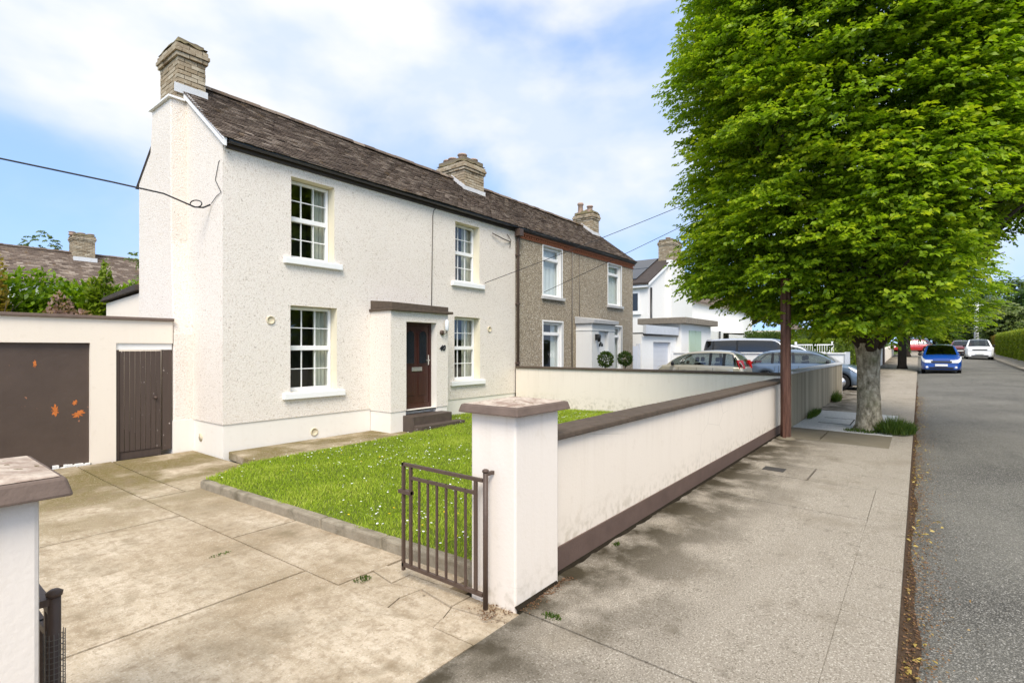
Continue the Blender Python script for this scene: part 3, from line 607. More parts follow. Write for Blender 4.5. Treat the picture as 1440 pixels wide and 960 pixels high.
def chimney(parent, x0, x1, y0, y1, zb, zt, pots=(), flash=True, ragged=True, side=True):
    """brick stack with corbelled head; base buried in the roof"""
    mb = MB(); mb.box(x0 + .02, x1 - .02, y0 + .02, y1 - .02, zb, zt + .02, 1); c = .078; n = int((zt - zb) / c)
    def course(z, g, h=.064, odd=0):
        X0, X1, Y0, Y1 = x0 - g, x1 + g, y0 - g, y1 + g
        for (side) in range(4):
            L = (X1 - X0) if side < 2 else (Y1 - Y0); s = -(.11 if odd else 0.0)
            while s < L - .01:
                a, b_ = max(0, s) + .006, min(L, s + .222) - .006; s += .222
                if b_ - a < .02: continue
                j = random.uniform(-.004, .006); t_ = .09
                zz = z + random.uniform(-.004, .004)
                if side == 0: mb.box(X0 + a, X0 + b_, Y0 - j, Y0 + t_, zz, zz + h)
                elif side == 1: mb.box(X0 + a, X0 + b_, Y1 - t_, Y1 + j, zz, zz + h)
                elif side == 2: mb.box(X0 - j, X0 + t_, Y0 + a, Y0 + b_, zz, zz + h)
                else: mb.box(X1 - t_, X1 + j, Y0 + a, Y0 + b_, zz, zz + h)
    for i in range(n):
        zz = zb + i * c; top = n - i
        g = {1: -.02, 2: .035, 3: .06, 4: .035}.get(top, 0.0); course(zz, g, odd=i % 2)
    st = mb.build('chimney', ['buff_brick', 'mortar'], parent)
    cp = MB(); nn_ = 9; ztop = zb + n * c; vs = []
    for i in range(nn_):
        for j in range(nn_):
            u, v = i / (nn_ - 1), j / (nn_ - 1); e = min(u, 1 - u, v, 1 - v); vs.append((x0 - .03 + (x1 - x0 + .06) * u, y0 - .03 + (y1 - y0 + .06) * v, ztop - .06 + min(.17, e * 1.0) + random.uniform(-.02, .03)))
    cp.add(vs, [(i * nn_ + j, (i + 1) * nn_ + j, (i + 1) * nn_ + j + 1, i * nn_ + j + 1) for i in range(nn_ - 1) for j in range(nn_ - 1)], 0, True); cp.build('cap', 'moss_cap', st)
    for (px, py, h, r_) in pots:
        MB().lathe((px, py, ztop), [(r_ * 1.1, -.05), (r_, .05), (r_ * .88, h * .75), (r_ * 1.15, h * .8), (r_ * 1.15, h * .93), (r_, h), (r_ * .7, h), (r_ * .6, h - .1)], 14).build('pot', 'pot_clay', st)
    if flash:
        fl = MB(); sl = (RZ - EZ) / (RY - EY); zf = RZ - (RY - y0) * sl
        fl.hexa([(x0 - .06, y0 - .035, zf - .06), (x1 + .03, y0 - .035, zf - .06), (x1 + .03, y0 - .002, zf - .04), (x0 - .06, y0 - .002, zf - .04), (x0 - .06, y0 - .03, zf + .11), (x1 + .03, y0 - .03, zf + .11), (x1 + .03, y0 - .012, zf + .11), (x0 - .06, y0 - .012, zf + .11)])
        if side: fl.hexa([(x0 - .03, y0 - .035, zf - .02), (x0 - .008, y0 - .035, zf - .02), (x0 - .008, RY, RZ), (x0 - .03, RY, RZ), (x0 - .03, y0 - .035, zf + .12), (x0 - .008, y0 - .035, zf + .12), (x0 - .008, RY, RZ + .14), (x0 - .03, RY, RZ + .14)])
        fl.build('flashing', 'lead', st)
    return st
def vent(parent, x, z, y, r_=.075):
    return MB().lathe((x, y + .01, z), [(r_, 0), (r_, -.03), (r_ * .8, -.035), (r_ * .8, -.02), (.01, -.02)], 18, 'y').build('vent', 'vent_cream', parent)
def gable_poly(X, y0, y1, z0, ze, ry, rz): return [(X, y0, z0), (X, y1, z0), (X, y1, ze), (X, ry, rz), (X, y0, ze)]

# ---- the cream house
FY = 9.14; X0, X1 = 3.83, 11.80
house = thing('house', 'cream pebbledashed semi-detached house with brown porch door and number 40', 'house', (X0, FY, -.18))
mb = MB(); WU = [(5.03, 5.93, 3.33, 4.83), (9.345, 10.25, 3.33, 4.83)]; WL = [(5.015, 5.99, .835, 2.445), (9.315, 10.275, .835, 2.445)]
facade(mb, X0, X1, .37, 5.13, FY, WU + WL, .24)
SL = (RZ - EZ) / (RY - EY); ze = EZ + (FY - EY) * SL - .02
mb.add(gable_poly(X0, FY, BY, .37, ze, RY, RZ - .02), [(0, 1, 2, 3, 4)][::1], 0)
mb.add(gable_poly(X1, FY + .02, BY, -.2, ze, RY, RZ - .03), [(4, 3, 2, 1, 0)], 0)
mb.add([(X0, BY, -.2), (X1, BY, -.2), (X1, BY, ze), (X0, BY, ze)], [(3, 2, 1, 0)], 0)
# drip at the foot of the dashing
mb.add([(X0, FY, .37), (X1, FY, .37), (X1, FY + .05, .372), (X0, FY + .05, .372)], [(3, 2, 1, 0)], 1); mb.add([(X0, FY, .37), (X0 + .05, FY, .372), (X0 + .05, BY, .372), (X0, BY, .37)], [(0, 1, 2, 3)], 1)
mb.build('wall', ['dash_cream', 'reveal_cream'], house, recalc=False)
mb = MB(); mb.box(X0 + .018, X1, FY + .018, FY + .2, -.3, .371); mb.box(X0 + .018, X0 + .2, FY + .2, BY, -.3, .371); mb.build('plinth', 'plinth_render', house)
for (a, b_, c, d) in WU + WL:
    wdw = sash(house, a + .01, b_ - .01, c, d - .01, FY + .2, 3)
    MB().box(a - .15, b_ + .15, FY - .075, FY + .2, c - .125, c - .0, 0, (c - .012, c - .012, c + .004, c + .004)).build('sill', 'white_paint', wdw, bevel=.01)
# gable chimney breast, wider below, a chamfered step as it narrows
lev = [(-.25, 3.52, 10.36, 12.1), (1.9, 3.52, 10.36, 12.1), (3.6, 3.565, 10.62, 11.9), (6.18, 3.57, 10.65, 11.58)]
mb = MB(); vs = []
for (z, xx, ya, yb) in lev: vs += [(xx, ya, z), (X0 + .02, ya, z), (X0 + .02, yb, z), (xx, yb, z)]
fs = [(4 * i + j, 4 * i + (j + 1) % 4, 4 * i + 4 + (j + 1) % 4, 4 * i + 4 + j) for i in range(3) for j in range(4)] + [(12, 13, 14, 15)]
mb.add(vs, fs); cbst = mb.build('chimney_breast', 'dash_cream', house, bevel=.02)
MB().box(3.52, 3.80, 10.60, 11.63, 6.18, 6.215).build('capping', 'white_paint', cbst)
MB().box(3.508, X0 + .02, 10.345, 12.11, -.3, .37).build('breast_plinth', 'plinth_render', cbst)
roofm = tiles(house, X0 - .06, X1)
# verge boards on the gable
mb = MB()
def verge(x0, x1, y0, z0, y1, z1, h): mb.hexa([(x0, y0, z0 - h), (x1, y0, z0 - h), (x1, y1, z1 - h), (x0, y1, z1 - h), (x0, y0, z0), (x1, y0, z0), (x1, y1, z1), (x0, y1, z1)])
verge(X0 - .05, X0 - .003, EY + .02, EZ + .015, RY, RZ + .015, .13); mb.build('verge_board', 'white_paint', house)
mb = MB(); by = 2 * RY - EY; verge(X0 - .012, X0 - .002, by - .08, EZ + .03, RY, RZ - .03, .035); mb.build('verge_board', 'fascia_paint', house)
MB().box(X0 + .05, X1, FY - .035, FY - .002, 5.0, 5.135).build('fascia', 'fascia_paint', house)
g = MB(); prof_g = [(FY - .16, 5.14), (FY - .155, 5.085), (FY - .1, 5.06), (FY - .045, 5.085), (FY - .04, 5.14), (FY - .055, 5.14), (FY - .1, 5.08), (FY - .145, 5.14)]
g.prism([(X0 + .04, y, z) for y, z in prof_g], (X1 - X0 - .05, 0, 0)); g.build('gutter', 'black_plastic', house)
chimney(house, 3.69, 4.16, 10.66, 11.53, 5.6, 7.32, [], side=False)
chimney(house, 11.28, 12.17, 10.66, 11.79, 5.9, 7.36, [(11.5, 10.95, .24, .13), (11.5, 11.35, .2, .13), (11.52, 11.6, .2, .12), (11.95, 10.9, .2, .12), (11.98, 11.25, .3, .12)])
for (vx, vz, vy) in ((4.64, 2.153, FY), (10.65, 2.16, FY), (5.5, .046, FY + .018)): vent(house, vx, vz, vy)
MB().lathe((X0 + .005, 10.05, .07), [(.07, 0), (.07, .02)], 16, 'x').build('vent', 'vent_cream', house)
mb = MB(); mb.tube([(8.66, FY - .02, 5.0), (8.6, FY - .012, 4.94), (8.57, FY - .012, 4.8), (8.545, FY - .012, 3.6), (8.53, FY - .012, 2.62)], .011, 6); mb.build('conduit', 'cable_grey', house)
mb = MB(); mb.tube([(X0 + .1, FY - .01, 4.95), (X0 - .012, FY + .12, 4.78), (X0 - .014, FY + .25, 4.5), (X0 - .012, FY + .03, 4.25), (X0 - .012, FY + .2, 4.22), (X0 - .02, 9.53, 4.12)], .006, 5); mb.build('wall_cable', 'cable', house)
mb = MB(); mb.tube([(10.72, FY - .05, 4.76), (11.1, FY - .1, 4.67), (11.55, FY - .02, 4.66)], .014, 6); mb.tube([(11.4, FY - .02, 4.85), (11.5, FY - .07, 4.7), (11.52, FY - .02, 4.5)], .01, 6); mb.build('bracket', 'dark_metal', house)
# porch
PX0, PX1, PY = 6.79, 8.42, 8.47
por = MB(); facade(por, PX0, PX1, .34, 2.42, PY, [(7.20, 8.07, .34, 2.21)], .2)
por.add([(PX0, PY, .34), (PX0, FY + .02, .34), (PX0, FY + .02, 2.42), (PX0, PY, 2.42)], [(3, 2, 1, 0)]); por.add([(PX1, PY, .34), (PX1, FY + .02, .34), (PX1, FY + .02, 2.42), (PX1, PY, 2.42)], [(0, 1, 2, 3)])
por.add([(PX0, PY, .34), (7.20, PY, .34), (7.20, PY + .05, .34), (PX0, PY + .05, .34)], [(3, 2, 1, 0)])
porch = por.build('porch', ['dash_cream', 'plinth_render'], house, recalc=False)
mb = MB(); mb.box(PX0 + .015, 7.198, PY + .015, FY, -.3, .342); mb.box(8.072, PX1 - .015, PY + .015, FY, -.3, .342); mb.box(7.198, 8.072, PY + .16, FY, -.3, .29); mb.build('porch_plinth', 'plinth_render', porch)
mb = MB(); mb.box(PX0 - .04, PX1 + .09, PY - .09, FY, 2.42, 2.475); mb.box(PX0 + .0, PX1 + .0, PY - .02, FY, 2.475, 2.62, 0, (2.60, 2.58, 2.66, 2.66)); mb.build('porch_roof', 'brown_coping_worn', porch, bevel=.01)
# front door in its recess
dr = MB(); a, b_, c, d, y = 7.20, 8.07, .29, 2.21, PY + .17
dr.box(a, a + .06, y, y + .06, c, d); dr.box(b_ - .06, b_, y, y + .06, c, d); dr.box(a + .06, b_ - .06, y, y + .06, d - .06, d); dr.box(a + .062, b_ - .062, y + .02, y + .06, c, d - .062)
dr.box(a + .062, b_ - .062, y + .008, y + .02, c, c + .16)
door = dr.build('front_door', 'mahogany', house, bevel=.006)
mb = MB()
for (pa, pb) in ((7.33, 7.58), (7.69, 7.94)): mb.box(pa, pb, y + .008, y + .019, .62, 1.10)
mb.build('door_panel', 'mahogany', door, bevel=.02)
for (pa, pb) in ((7.35, 7.56), (7.71, 7.92)):
    def arch(pa, pb, z0, z1): return [(pa, z0), (pb, z0), (pb, z1)] + [((pa + pb) / 2 + (pb - pa) / 2 * math.cos(t), z1 + (pb - pa) / 2 * math.sin(t)) for t in np.linspace(.3, math.pi - .3, 7)] + [(pa, z1)]
    fm = MB(); fm.prism([(x_, y + .02, z_) for x_, z_ in arch(pa - .025, pb + .025, 1.29, 1.93)], (0, -.018, 0)); f_ = fm.build('glass_frame', 'mahogany', door, bevel=.004)
    gm = MB(); gm.prism([(x_, y + .001, z_) for x_, z_ in arch(pa, pb, 1.32, 1.92)], (0, -.006, 0)); gm.build('glass', 'solar_glass', f_)
MB().box(7.50, 7.80, y + .004, y + .018, 1.15, 1.24).build('letterbox', 'chrome', door, bevel=.004)
mb = MB(); mb.box(7.965, 7.995, y + .0, y + .02, 1.28, 1.50); mb.box(7.88, 7.99, y - .035, y - .02, 1.37, 1.395); mb.box(7.97, 7.99, y - .03, y + .005, 1.37, 1.395); mb.build('handle', 'chrome', door)
# steps
MB().box(7.12, 8.24, 8.16, PY + .16, -.25, .245).build('step', 'step_paint', house, bevel=.012)
MB().box(7.13, 8.42, 7.93, 8.158, -.25, .065).build('step', 'step_paint', house, bevel=.012)
# wall lantern and house number
l = MB(); l.lathe((8.215, PY - .02, 2.0), [(.055, .02), (.055, -.02), (.02, -.03)], 14, 'y'); l.tube([(8.215, PY - .03, 2.0), (8.22, PY - .1, 1.97), (8.27, PY - .11, 2.0), (8.275, PY - .11, 2.05)], .01, 6)
lan = l.build('wall_light', 'dark_metal', house)
MB().lathe((8.28, PY - .11, 2.16), [(.03, -.12), (.045, -.1), (.045, .1), (.02, .13)], 12).build('lamp_glass', 'lamp_clear', lan)
fc = bpy.data.curves.new('house_number', 'FONT'); fc.body = '40'; fc.size = .17; fc.extrude = .008; fc.offset = .004; fc.align_x = 'CENTER'; fc.materials.append(MT['black_plastic']); fc.shear = .25
ft = bpy.data.objects.new('text', fc); col.objects.link(ft); bpy.context.view_layer.update(); me_ = bpy.data.meshes.new_from_object(ft.evaluated_get(bpy.context.evaluated_depsgraph_get())); bpy.data.objects.remove(ft); fo = bpy.data.objects.new('house_number', me_); col.objects.link(fo); fo.parent = house; fo.location = Vector((8.235, PY - .012, 1.60)) - house.location; fo.rotation_euler = (R(90), 0, 0)
# rear lean-to
mb = MB(); mb.box(X0 + .02, 7, BY, 15.6, -.2, 2.78, 0, (2.84, 2.84, 2.74, 2.74)); mb.build('rear_extension', 'cream_render', house)
mb = MB(); mb.hexa([(X0 - .08, BY, 2.9), (7.1, BY, 2.9), (7.1, 15.7, 2.78), (X0 - .08, 15.7, 2.78), (X0 - .08, BY, 3.02), (7.1, BY, 3.02), (7.1, 15.5, 2.86), (X0 - .08, 15.5, 2.86)]); mb.build('extension_roof', 'fascia_paint', house)

# ---- the brown pebbledashed neighbour
nh = thing('house', 'brown pebbledashed half of the pair with red brick dentils and white porch', 'house', (X1, FY, -.1))
NX1 = 19.57; mb = MB(); NU = [(13.20, 14.25, 3.27, 4.82), (17.45, 18.52, 3.27, 4.82)]; NL = [(13.20, 14.30, .80, 2.475), (17.55, 18.56, .80, 2.475)]
facade(mb, X1 + .012, NX1, -.2, 5.10, FY, NU + NL, .16); mb.add(gable_poly(NX1, FY, BY, -.2, ze, RY, RZ - .02), [(4, 3, 2, 1, 0)]); mb.add([(X1 + .05, BY, -.2), (NX1, BY, -.2), (NX1, BY, ze), (X1 + .05, BY, ze)], [(3, 2, 1, 0)])
mb.build('wall', ['dash_brown', 'white_paint'], nh, recalc=False)
for i, (a, b_, c, d) in enumerate(NU + NL):
    wdw = casement(nh, a + .01, b_ - .01, c, d - .01, FY + .09, 'net_curtain' if i < 2 else 'curtain')
    MB().box(a - .1, b_ + .12, FY - .08, FY + .1, c - .10, c - .002).build('sill', 'grey_sill', wdw, bevel=.01)
    sr = MB(); sr.box(a - .05, a, FY - .012, FY + .02, c, d + .05); sr.box(b_, b_ + .05, FY - .012, FY + .02, c, d + .05); sr.box(a, b_, FY - .012, FY + .02, d, d + .05); sr.build('surround', 'white_paint', wdw)
mb = MB(); x = X1 + .04
mb.box(X1 + .04, NX1 + .02, FY - .03, FY + .0, 4.855, 4.90)
while x < NX1 - .06: mb.box(x, x + .06, FY - .055, FY + .0, 4.90, 4.965); x += .12
mb.box(X1 + .04, NX1 + .03, FY - .075, FY + .0, 4.965, 5.03); mb.build('dentil_course', 'red_brick', nh)
tiles(nh, X1 + .002, NX1 + .12)
MB().box(X1 + .05, NX1 + .05, FY - .11, FY - .078, 5.03, 5.13).build('fascia', 'fascia_paint', nh)
g = MB(); g.prism([(X1 + .05, y_, z_) for y_, z_ in prof_g], (NX1 - X1, 0, 0)); g.build('gutter', 'black_plastic', nh)
chimney(nh, 18.98, 19.54, 10.66, 11.55, 5.7, 7.36, [(19.1, 10.85, .26, .12), (19.1, 11.3, .45, .115), (19.4, 11.1, .2, .12)])
mb = MB(); mb.box(X1 - .08, X1 + .10, FY - .22, FY - .05, 4.86, 5.06); mb.tube([(X1 + .02, FY - .1, 4.9), (X1 + .05, FY - .06, 4.7), (X1 + .05, FY - .06, -.1)], .042, 10)
for z in (1.2, 2.9, 4.3): mb.box(X1 - .01, X1 + .11, FY - .1, FY - .0, z, z + .05)
mb.build('downpipe', 'dark_metal', nh)
mb = MB(); mb.tube([(14.87, FY - .02, 4.86), (14.87, FY - .02, -.1)], .02, 6); mb.tube([(15.35, FY - .015, 4.85), (15.35, FY - .015, 2.8), (15.42, FY - .02, 2.7)], .012, 6); mb.build('service_pipe', 'cable_grey', nh)
QX0, QX1, QY = 15.15, 16.78, 8.53
por = MB(); facade(por, QX0, QX1, -.1, 2.44, QY, [(15.62, 16.32, .25, 2.24)], .16); por.add([(QX0, QY, -.1), (QX0, FY, -.1), (QX0, FY, 2.44), (QX0, QY, 2.44)], [(3, 2, 1, 0)]); por.add([(QX1, QY, -.1), (QX1, FY, -.1), (QX1, FY, 2.44), (QX1, QY, 2.44)], [(0, 1, 2, 3)])
porch2 = por.build('porch', ['white_render', 'white_paint'], nh, recalc=False)
mb = MB(); mb.box(QX0 - .08, QX1 + .1, QY - .12, FY, 2.475, 2.60, 0, (2.60, 2.60, 2.72, 2.72)); mb.box(QX0 + .0, QX1 + .02, QY - .03, FY, 2.44, 2.476); mb.build('porch_roof', 'grey_sill', porch2, bevel=.01)
MB().box(QX0 - .02, QX1 + .02, QY - .02, FY, 2.24, 2.27).build('porch_band', 'white_paint', porch2)
d_ = MB(); d_.box(15.62, 16.32, QY + .12, QY + .16, .25, 2.24); door2 = d_.build('front_door', 'white_upvc', nh)
mb = MB(); mb.box(15.74, 15.94, QY + .105, QY + .119, 1.35, 1.55); mb.box(16.0, 16.2, QY + .105, QY + .119, 1.35, 1.55); mb.box(15.74, 15.94, QY + .105, QY + .119, .5, 1.2); mb.box(16.0, 16.2, QY + .105, QY + .119, .5, 1.2); mb.build('door_panel', 'white_upvc', door2, bevel=.01)
for k in range(3):
    a0, a1 = math.pi * (k / 3 + .04), math.pi * ((k + 1) / 3 - .04); pts = [(15.97 + r_ * math.cos(a), QY + .118, 1.70 + r_ * math.sin(a)) for r_, a in ((.05, a0), (.17, a0), (.17, (a0 + a1) / 2), (.17, a1), (.05, a1))]
    MB().prism(pts, (0, -.008, 0)).build('fanlight_glass', 'solar_glass', door2)
mb = MB(); mb.box(15.36, 15.44, QY - .12, QY - .0, 1.92, 2.12); mb.lathe((15.40, QY - .13, 1.98), [(.05, -.12), (.07, .08), (.02, .14)], 8); mb.build('wall_light', 'black_plastic', nh)

# ---- garage wall and side gate between garage and house
GY = 10.35
gar = thing('garage', 'low flat roofed cream garage with scuffed brown door beside the house', 'garage', (2.5, GY, -.2))
mb = MB(); mb.box(2.348, 2.685, GY, GY + .22, -.3, 1.735); mb.box(-4, 3.505, GY, GY + .22, 1.735, 2.12); mb.box(-4, -.2, GY, GY + .22, -.3, 1.735); mb.box(-4, -3.8, GY + .22, 15, -.3, 2.12); mb.box(2.5, 2.685, GY + .22, 15, -.3, 2.12); mb.box(-4, 2.685, 15, 15.2, -.3, 2.12)
mb.build('wall', 'cream_render', gar)
MB().box(2.69, 3.50, GY + .03, GY + .15, 1.625, 1.733).build('lintel', 'white_render', gar)
MB().box(-4.05, 3.515, GY - .05, GY + .26, 2.122, 2.172).build('coping', 'brown_coping', gar, bevel=.008)
MB().box(-4, 2.69, GY + .26, 15.2, 2.125, 2.15).build('roof', 'felt_edge', gar)
mb = MB(); mb.box(-.2, 1.05, GY + .07, GY + .11, -.21, 1.73); mb.box(1.06, 2.345, GY + .065, GY + .105, -.17, 1.73); gd = mb.build('garage_door', 'garage_paint', gar, bevel=.006)
def blob(cx, cz, rx, rz, y, seed, mat, par, name='paint_chip'):
    rr = random.Random(seed); n_ = 44; pts = []
    for i in range(n_):
        a = 2 * math.pi * i / n_; k_ = .55 + .35 * math.sin(3 * a + seed) * math.sin(5 * a + 2 * seed) + rr.uniform(-.12, .2); pts.append((cx + rx * k_ * math.cos(a), y, cz + rz * k_ * math.sin(a)))
    m_ = MB(); m_.add(pts + [(cx, y, cz)], [(i, (i + 1) % n_, n_) for i in range(n_)]); return m_.build(name, mat, par)
for i, (cx_, cz_, rx, rz_) in enumerate(((1.935, .70, .075, .10), (2.17, .80, .055, .05), (2.21, .62, .10, .085), (1.70, 1.42, .022, .10))): blob(cx_, cz_, rx, rz_, GY + .0625, i + 3, 'orange_rust', gd)
mb = MB(); rr = random.Random(2)
for i in range(14): xx = 1.9 + i * .033; mb.box(xx, xx + .035, GY + .0, GY + .1, -.22, -.17 + rr.uniform(-.02, .03))
mb.build('threshold', 'white_render', gar)
sgt = thing('side_gate', 'dark brown boarded side gate between the garage pillar and the house', 'gate', (2.7, GY, -.2))
mb = MB(); xx = 2.735
while xx < 3.27: mb.box(xx + .003, xx + .072, GY + .045, GY + .07, -.07, 1.60); xx += .0755
mb.build('boards', 'gate_boards', sgt, bevel=.004)
MB().box(2.73, 3.34, GY + .06, GY + .09, -.2, -.05).build('bottom_rail', 'gate_boards', sgt)
mb = MB(); mb.box(2.69, 2.733, GY + .03, GY + .1, -.2, 1.622); mb.box(3.36, 3.49, GY + .02, GY + .1, -.12, 1.622); mb.build('gate_post', 'gate_boards', sgt, bevel=.005)
mb = MB(); mb.lathe((3.25, GY + .03, .80), [(.025, .02), (.025, -.02), (.01, -.03)], 12, 'y'); mb.build('latch', 'dark_metal', sgt)

# ------------------------------------------------------------------ garden walls and piers
def pier(x0, x1, y0, y1, z0, label):
    t_ = thing('gate_pier', label, 'pier', ((x0 + x1) / 2, (y0 + y1) / 2, z0))
    MB().box(x0, x1, y0, y1, z0 - .1, 1.225).build('shaft', 'pier_render', t_, bevel=.012)
    o = .05; mb = MB(); mb.hexa([(x0 - o - .015, y0 - o - .015, 1.222), (x1 + o + .015, y0 - o - .015, 1.222), (x1 + o + .015, y1 + o + .015, 1.222), (x0 - o - .015, y1 + o + .015, 1.222), (x0 - o, y0 - o, 1.277), (x1 + o, y0 - o, 1.277), (x1 + o, y1 + o, 1.277), (x0 - o, y1 + o, 1.277)])
    cp = mb.build('cap', 'brown_coping', t_, bevel=.008)
    cx_, cy_ = (x0 + x1) / 2, (y0 + y1) / 2; oo = o - .012
    mb = MB(); mb.add([(x0 - oo, y0 - oo, 1.279), (x1 + oo, y0 - oo, 1.279), (x1 + oo, y1 + oo, 1.279), (x0 - oo, y1 + oo, 1.279), (cx_, cy_, 1.318)], [(0, 1, 4), (1, 2, 4), (2, 3, 4), (3, 0, 4)]); mb.build('cap_top', 'cap_top', cp)
pier(2.592, 3.085, 2.006, 2.385, 0.0, 'cream gate pier with worn brown cap at the end of the front wall')
pier(-.28, .338, 2.0, 2.39, 0.0, 'cream gate pier with brown cap close to the camera, left of the driveway')
fw = thing('garden_wall', 'low cream front wall with brown coping and brown base along the footpath', 'wall', (3.085, 2.09, 0))
MB().box(3.087, 11.75, 2.09, 2.30, -.1, .985).build('wall', 'wall_render', fw)
MB().box(3.089, 11.75, 2.076, 2.0899, -.1, .195).build('plinth', 'brown_plinth', fw)
mb = MB(); x = 3.09
while x < 11.7: L = min(1.23, 11.74 - x); mb.box(x + .002, x + L - .002, 2.04, 2.34, .985, 1.035 + random.uniform(-.003, .003)); x += L
mb.build('coping', 'brown_coping_worn', fw, bevel=.012)
dw = thing('garden_wall', 'cream side wall dividing the lawn from the neighbouring front garden', 'wall', (11.85, 5.6, 0))
MB().box(11.752, 11.95, 2.12, FY - .06, -.2, 1.085).build('wall', 'wall_render', dw)
MB().box(11.71, 11.99, 2.10, FY - .062, 1.086, 1.14).build('coping', 'brown_coping_worn', dw, bevel=.01)
nw = thing('garden_wall', 'weathered grey concrete front wall streaked with green beyond the rusty pole', 'wall', (16, 2.1, 0))
mb = MB(); mb.hexa([(11.96, 2.07, -.1), (20.8, 2.07, 0), (20.8, 2.28, 0), (11.96, 2.28, -.1), (11.96, 2.07, 1.12), (20.8, 2.07, 1.10), (20.8, 2.28, 1.10), (11.96, 2.28, 1.12)]); mb.build('wall', 'grey_concrete_wall', nw)
mb = MB(); mb.hexa([(11.96, 2.04, 1.121), (20.84, 2.04, 1.101), (20.84, 2.31, 1.101), (11.96, 2.31, 1.121), (11.96, 2.04, 1.17), (20.84, 2.04, 1.15), (20.84, 2.31, 1.15), (11.96, 2.31, 1.17)]); mb.build('coping', 'pale_concrete', nw, bevel=.01)
MB().box(20.802, 20.83, 2.065, 2.285, 0, 1.10).build('end_face', 'white_paint', nw)

# ------------------------------------------------------------------ iron gates
def iron_gate(x, ya, yb, label, mesh=False):
    t_ = thing('iron_gate', label, 'gate', (x, ya, 0))
    f = MB(); z0, z1 = .05, .81; s = .011
    f.box(x - s, x + s, ya + .02, yb, z0, z0 + .024); f.box(x - s, x + s, ya + .02, yb, z1 - .022, z1); f.box(x - s + .002, x + s - .002, ya + .08, yb - .08, z1 - .112, z1 - .09)
    f.box(x - s, x + s, yb - .02, yb, z0 - .03, z1); f.box(x - s + .001, x + s - .001, ya + .075, ya + .095, z0, z1 - .02); f.box(x - s + .001, x + s - .001, yb - .1, yb - .08, z0 + .02, z1 - .02)
    f.build('frame', 'dark_metal', t_)
    nbar = 6
    for i in range(nbar):
        yy = ya + .085 + (yb - ya - .175) * (i + 1) / (nbar + 1); b_ = MB(); b_.box(x - .007, x + .007, yy - .007, yy + .007, z0 + .02, z1 - .09); b_.build('bar', 'dark_metal', t_)
    p = MB(); p.tube([(x, ya, -.02), (x, ya, .86)], .017, 10); p.lathe((x, ya, .855), [(.021, 0), (.023, .012), (.012, .02)], 10); p.box(x - .004, x + (.09 if not mesh else -.05), ya - .01, ya + .012, .83, .852); p.build('hinge_post', 'dark_metal', t_)
    MB().box(x - .02, x + .02, yb - .1, yb + .03, .585, .61).build('latch', 'dark_metal', t_)
    if mesh:
        m_ = MB(); r_ = .027
        for k in range(14): a = 2 * math.pi * k / 14; m_.tube([(x + r_ * math.cos(a), ya + r_ * math.sin(a), .02), (x + r_ * math.cos(a), ya + r_ * math.sin(a), .74)], .0012, 4)
        for k in range(40): z = .02 + k * .018; m_.tube([(x + r_ * math.cos(a), ya + r_ * math.sin(a), z) for a in np.linspace(0, 2 * math.pi, 13)], .0012, 4, cap=False)
        m_.build('wire_mesh', 'cable_grey', t_)
iron_gate(2.515, 2.19, 3.0, 'open brown iron gate leaf hung on the front wall pier')
iron_gate(.405, 2.19, 3.0, 'brown iron gate leaf with wire mesh round its post, behind the near pier', True)

# ------------------------------------------------------------------ rusty pole, utility poles, cables
rp_ = thing('steel_pole', 'rusty red-brown steel pole standing at the wall under the tree', 'pole', (10.42, 1.90, .02))
mb = MB(); mb.prism([(10.42 + .085 * math.cos(a), 1.90 + .085 * math.sin(a), -.05) for a in np.linspace(0, 2 * math.pi, 9)[:-1] + .2], (0, 0, 2.95)); mb.build('shaft', 'rusty_iron', rp_)
mb = MB(); mb.box(10.30, 10.345, 1.875, 1.925, -.05, 2.7); mb.build('cable_guard', 'rusty_iron', rp_)
mb = MB(); mb.lathe((10.42, 1.90, .0), [(.16, -.02), (.16, .03), (.10, .06)], 16); mb.build('collar', 'dark_slab', rp_)
up1 = thing('utility_pole', 'pale wooden utility pole far down the street beside the clipped hedge', 'pole', (90, -5.8, prof(90)))
MB().lathe((90, -5.8, prof(90)), [(.27, -.2), (.20, 6.3)], 12).build('shaft', 'pole_white', up1)
mb = MB(); mb.box(89.9, 90.1, -6.7, -4.9, prof(90) + 5.8, prof(90) + 5.92); mb.build('crossarm', 'pole_white', up1)
up2 = thing('utility_pole', 'brown wooden utility pole across the road holding the two house wires', 'pole', (20, -6.2, prof(20)))
MB().lathe((20, -6.2, prof(20)), [(.17, -.2), (.12, 11.6)], 12).build('shaft', 'wood_pole', up2)
def cable(a, b_, sag, r_, label, n=24):
    a, b_ = Vector(a), Vector(b_); pts = [a.lerp(b_, i / n) - Vector((0, 0, sag * 4 * (i / n) * (1 - i / n))) for i in range(n + 1)]
    return tag(MB().tube(pts, r_, 5).build('overhead_cable', 'cable', recalc=False), label, 'cable')
cable((10.445, FY - .02, 3.387), (20, -6.2, 11.0), .3, .008, 'thin overhead cable fixed beside the upper right window of the cream house')
cable((13.21, FY - .02, 3.374), (20, -6.2, 11.4), .2, .008, 'thin overhead cable fixed beside the upper window of the brown house')
pts = [(-2.2, 14.5, 5.25), (0.2, 12.3, 4.78), (1.42, 11.1, 4.56), (2.6, 10.25, 4.33), (3.2, 9.85, 4.21), (3.45, 9.72, 4.1), (3.6, 9.66, 4.04), (3.72, 9.62, 4.05), (3.81, 9.56, 4.11)]
oc = tag(MB().tube(pts, .014, 6).build('overhead_cable', 'cable', recalc=False), 'black service cable with a coiled loop running to the gable wall', 'cable')
lp = [(3.62 + .10 * math.cos(a) * .6, 9.66 - .10 * math.cos(a) * .8, 4.10 + .06 * math.sin(a)) for a in np.linspace(0, 2 * math.pi, 17)]
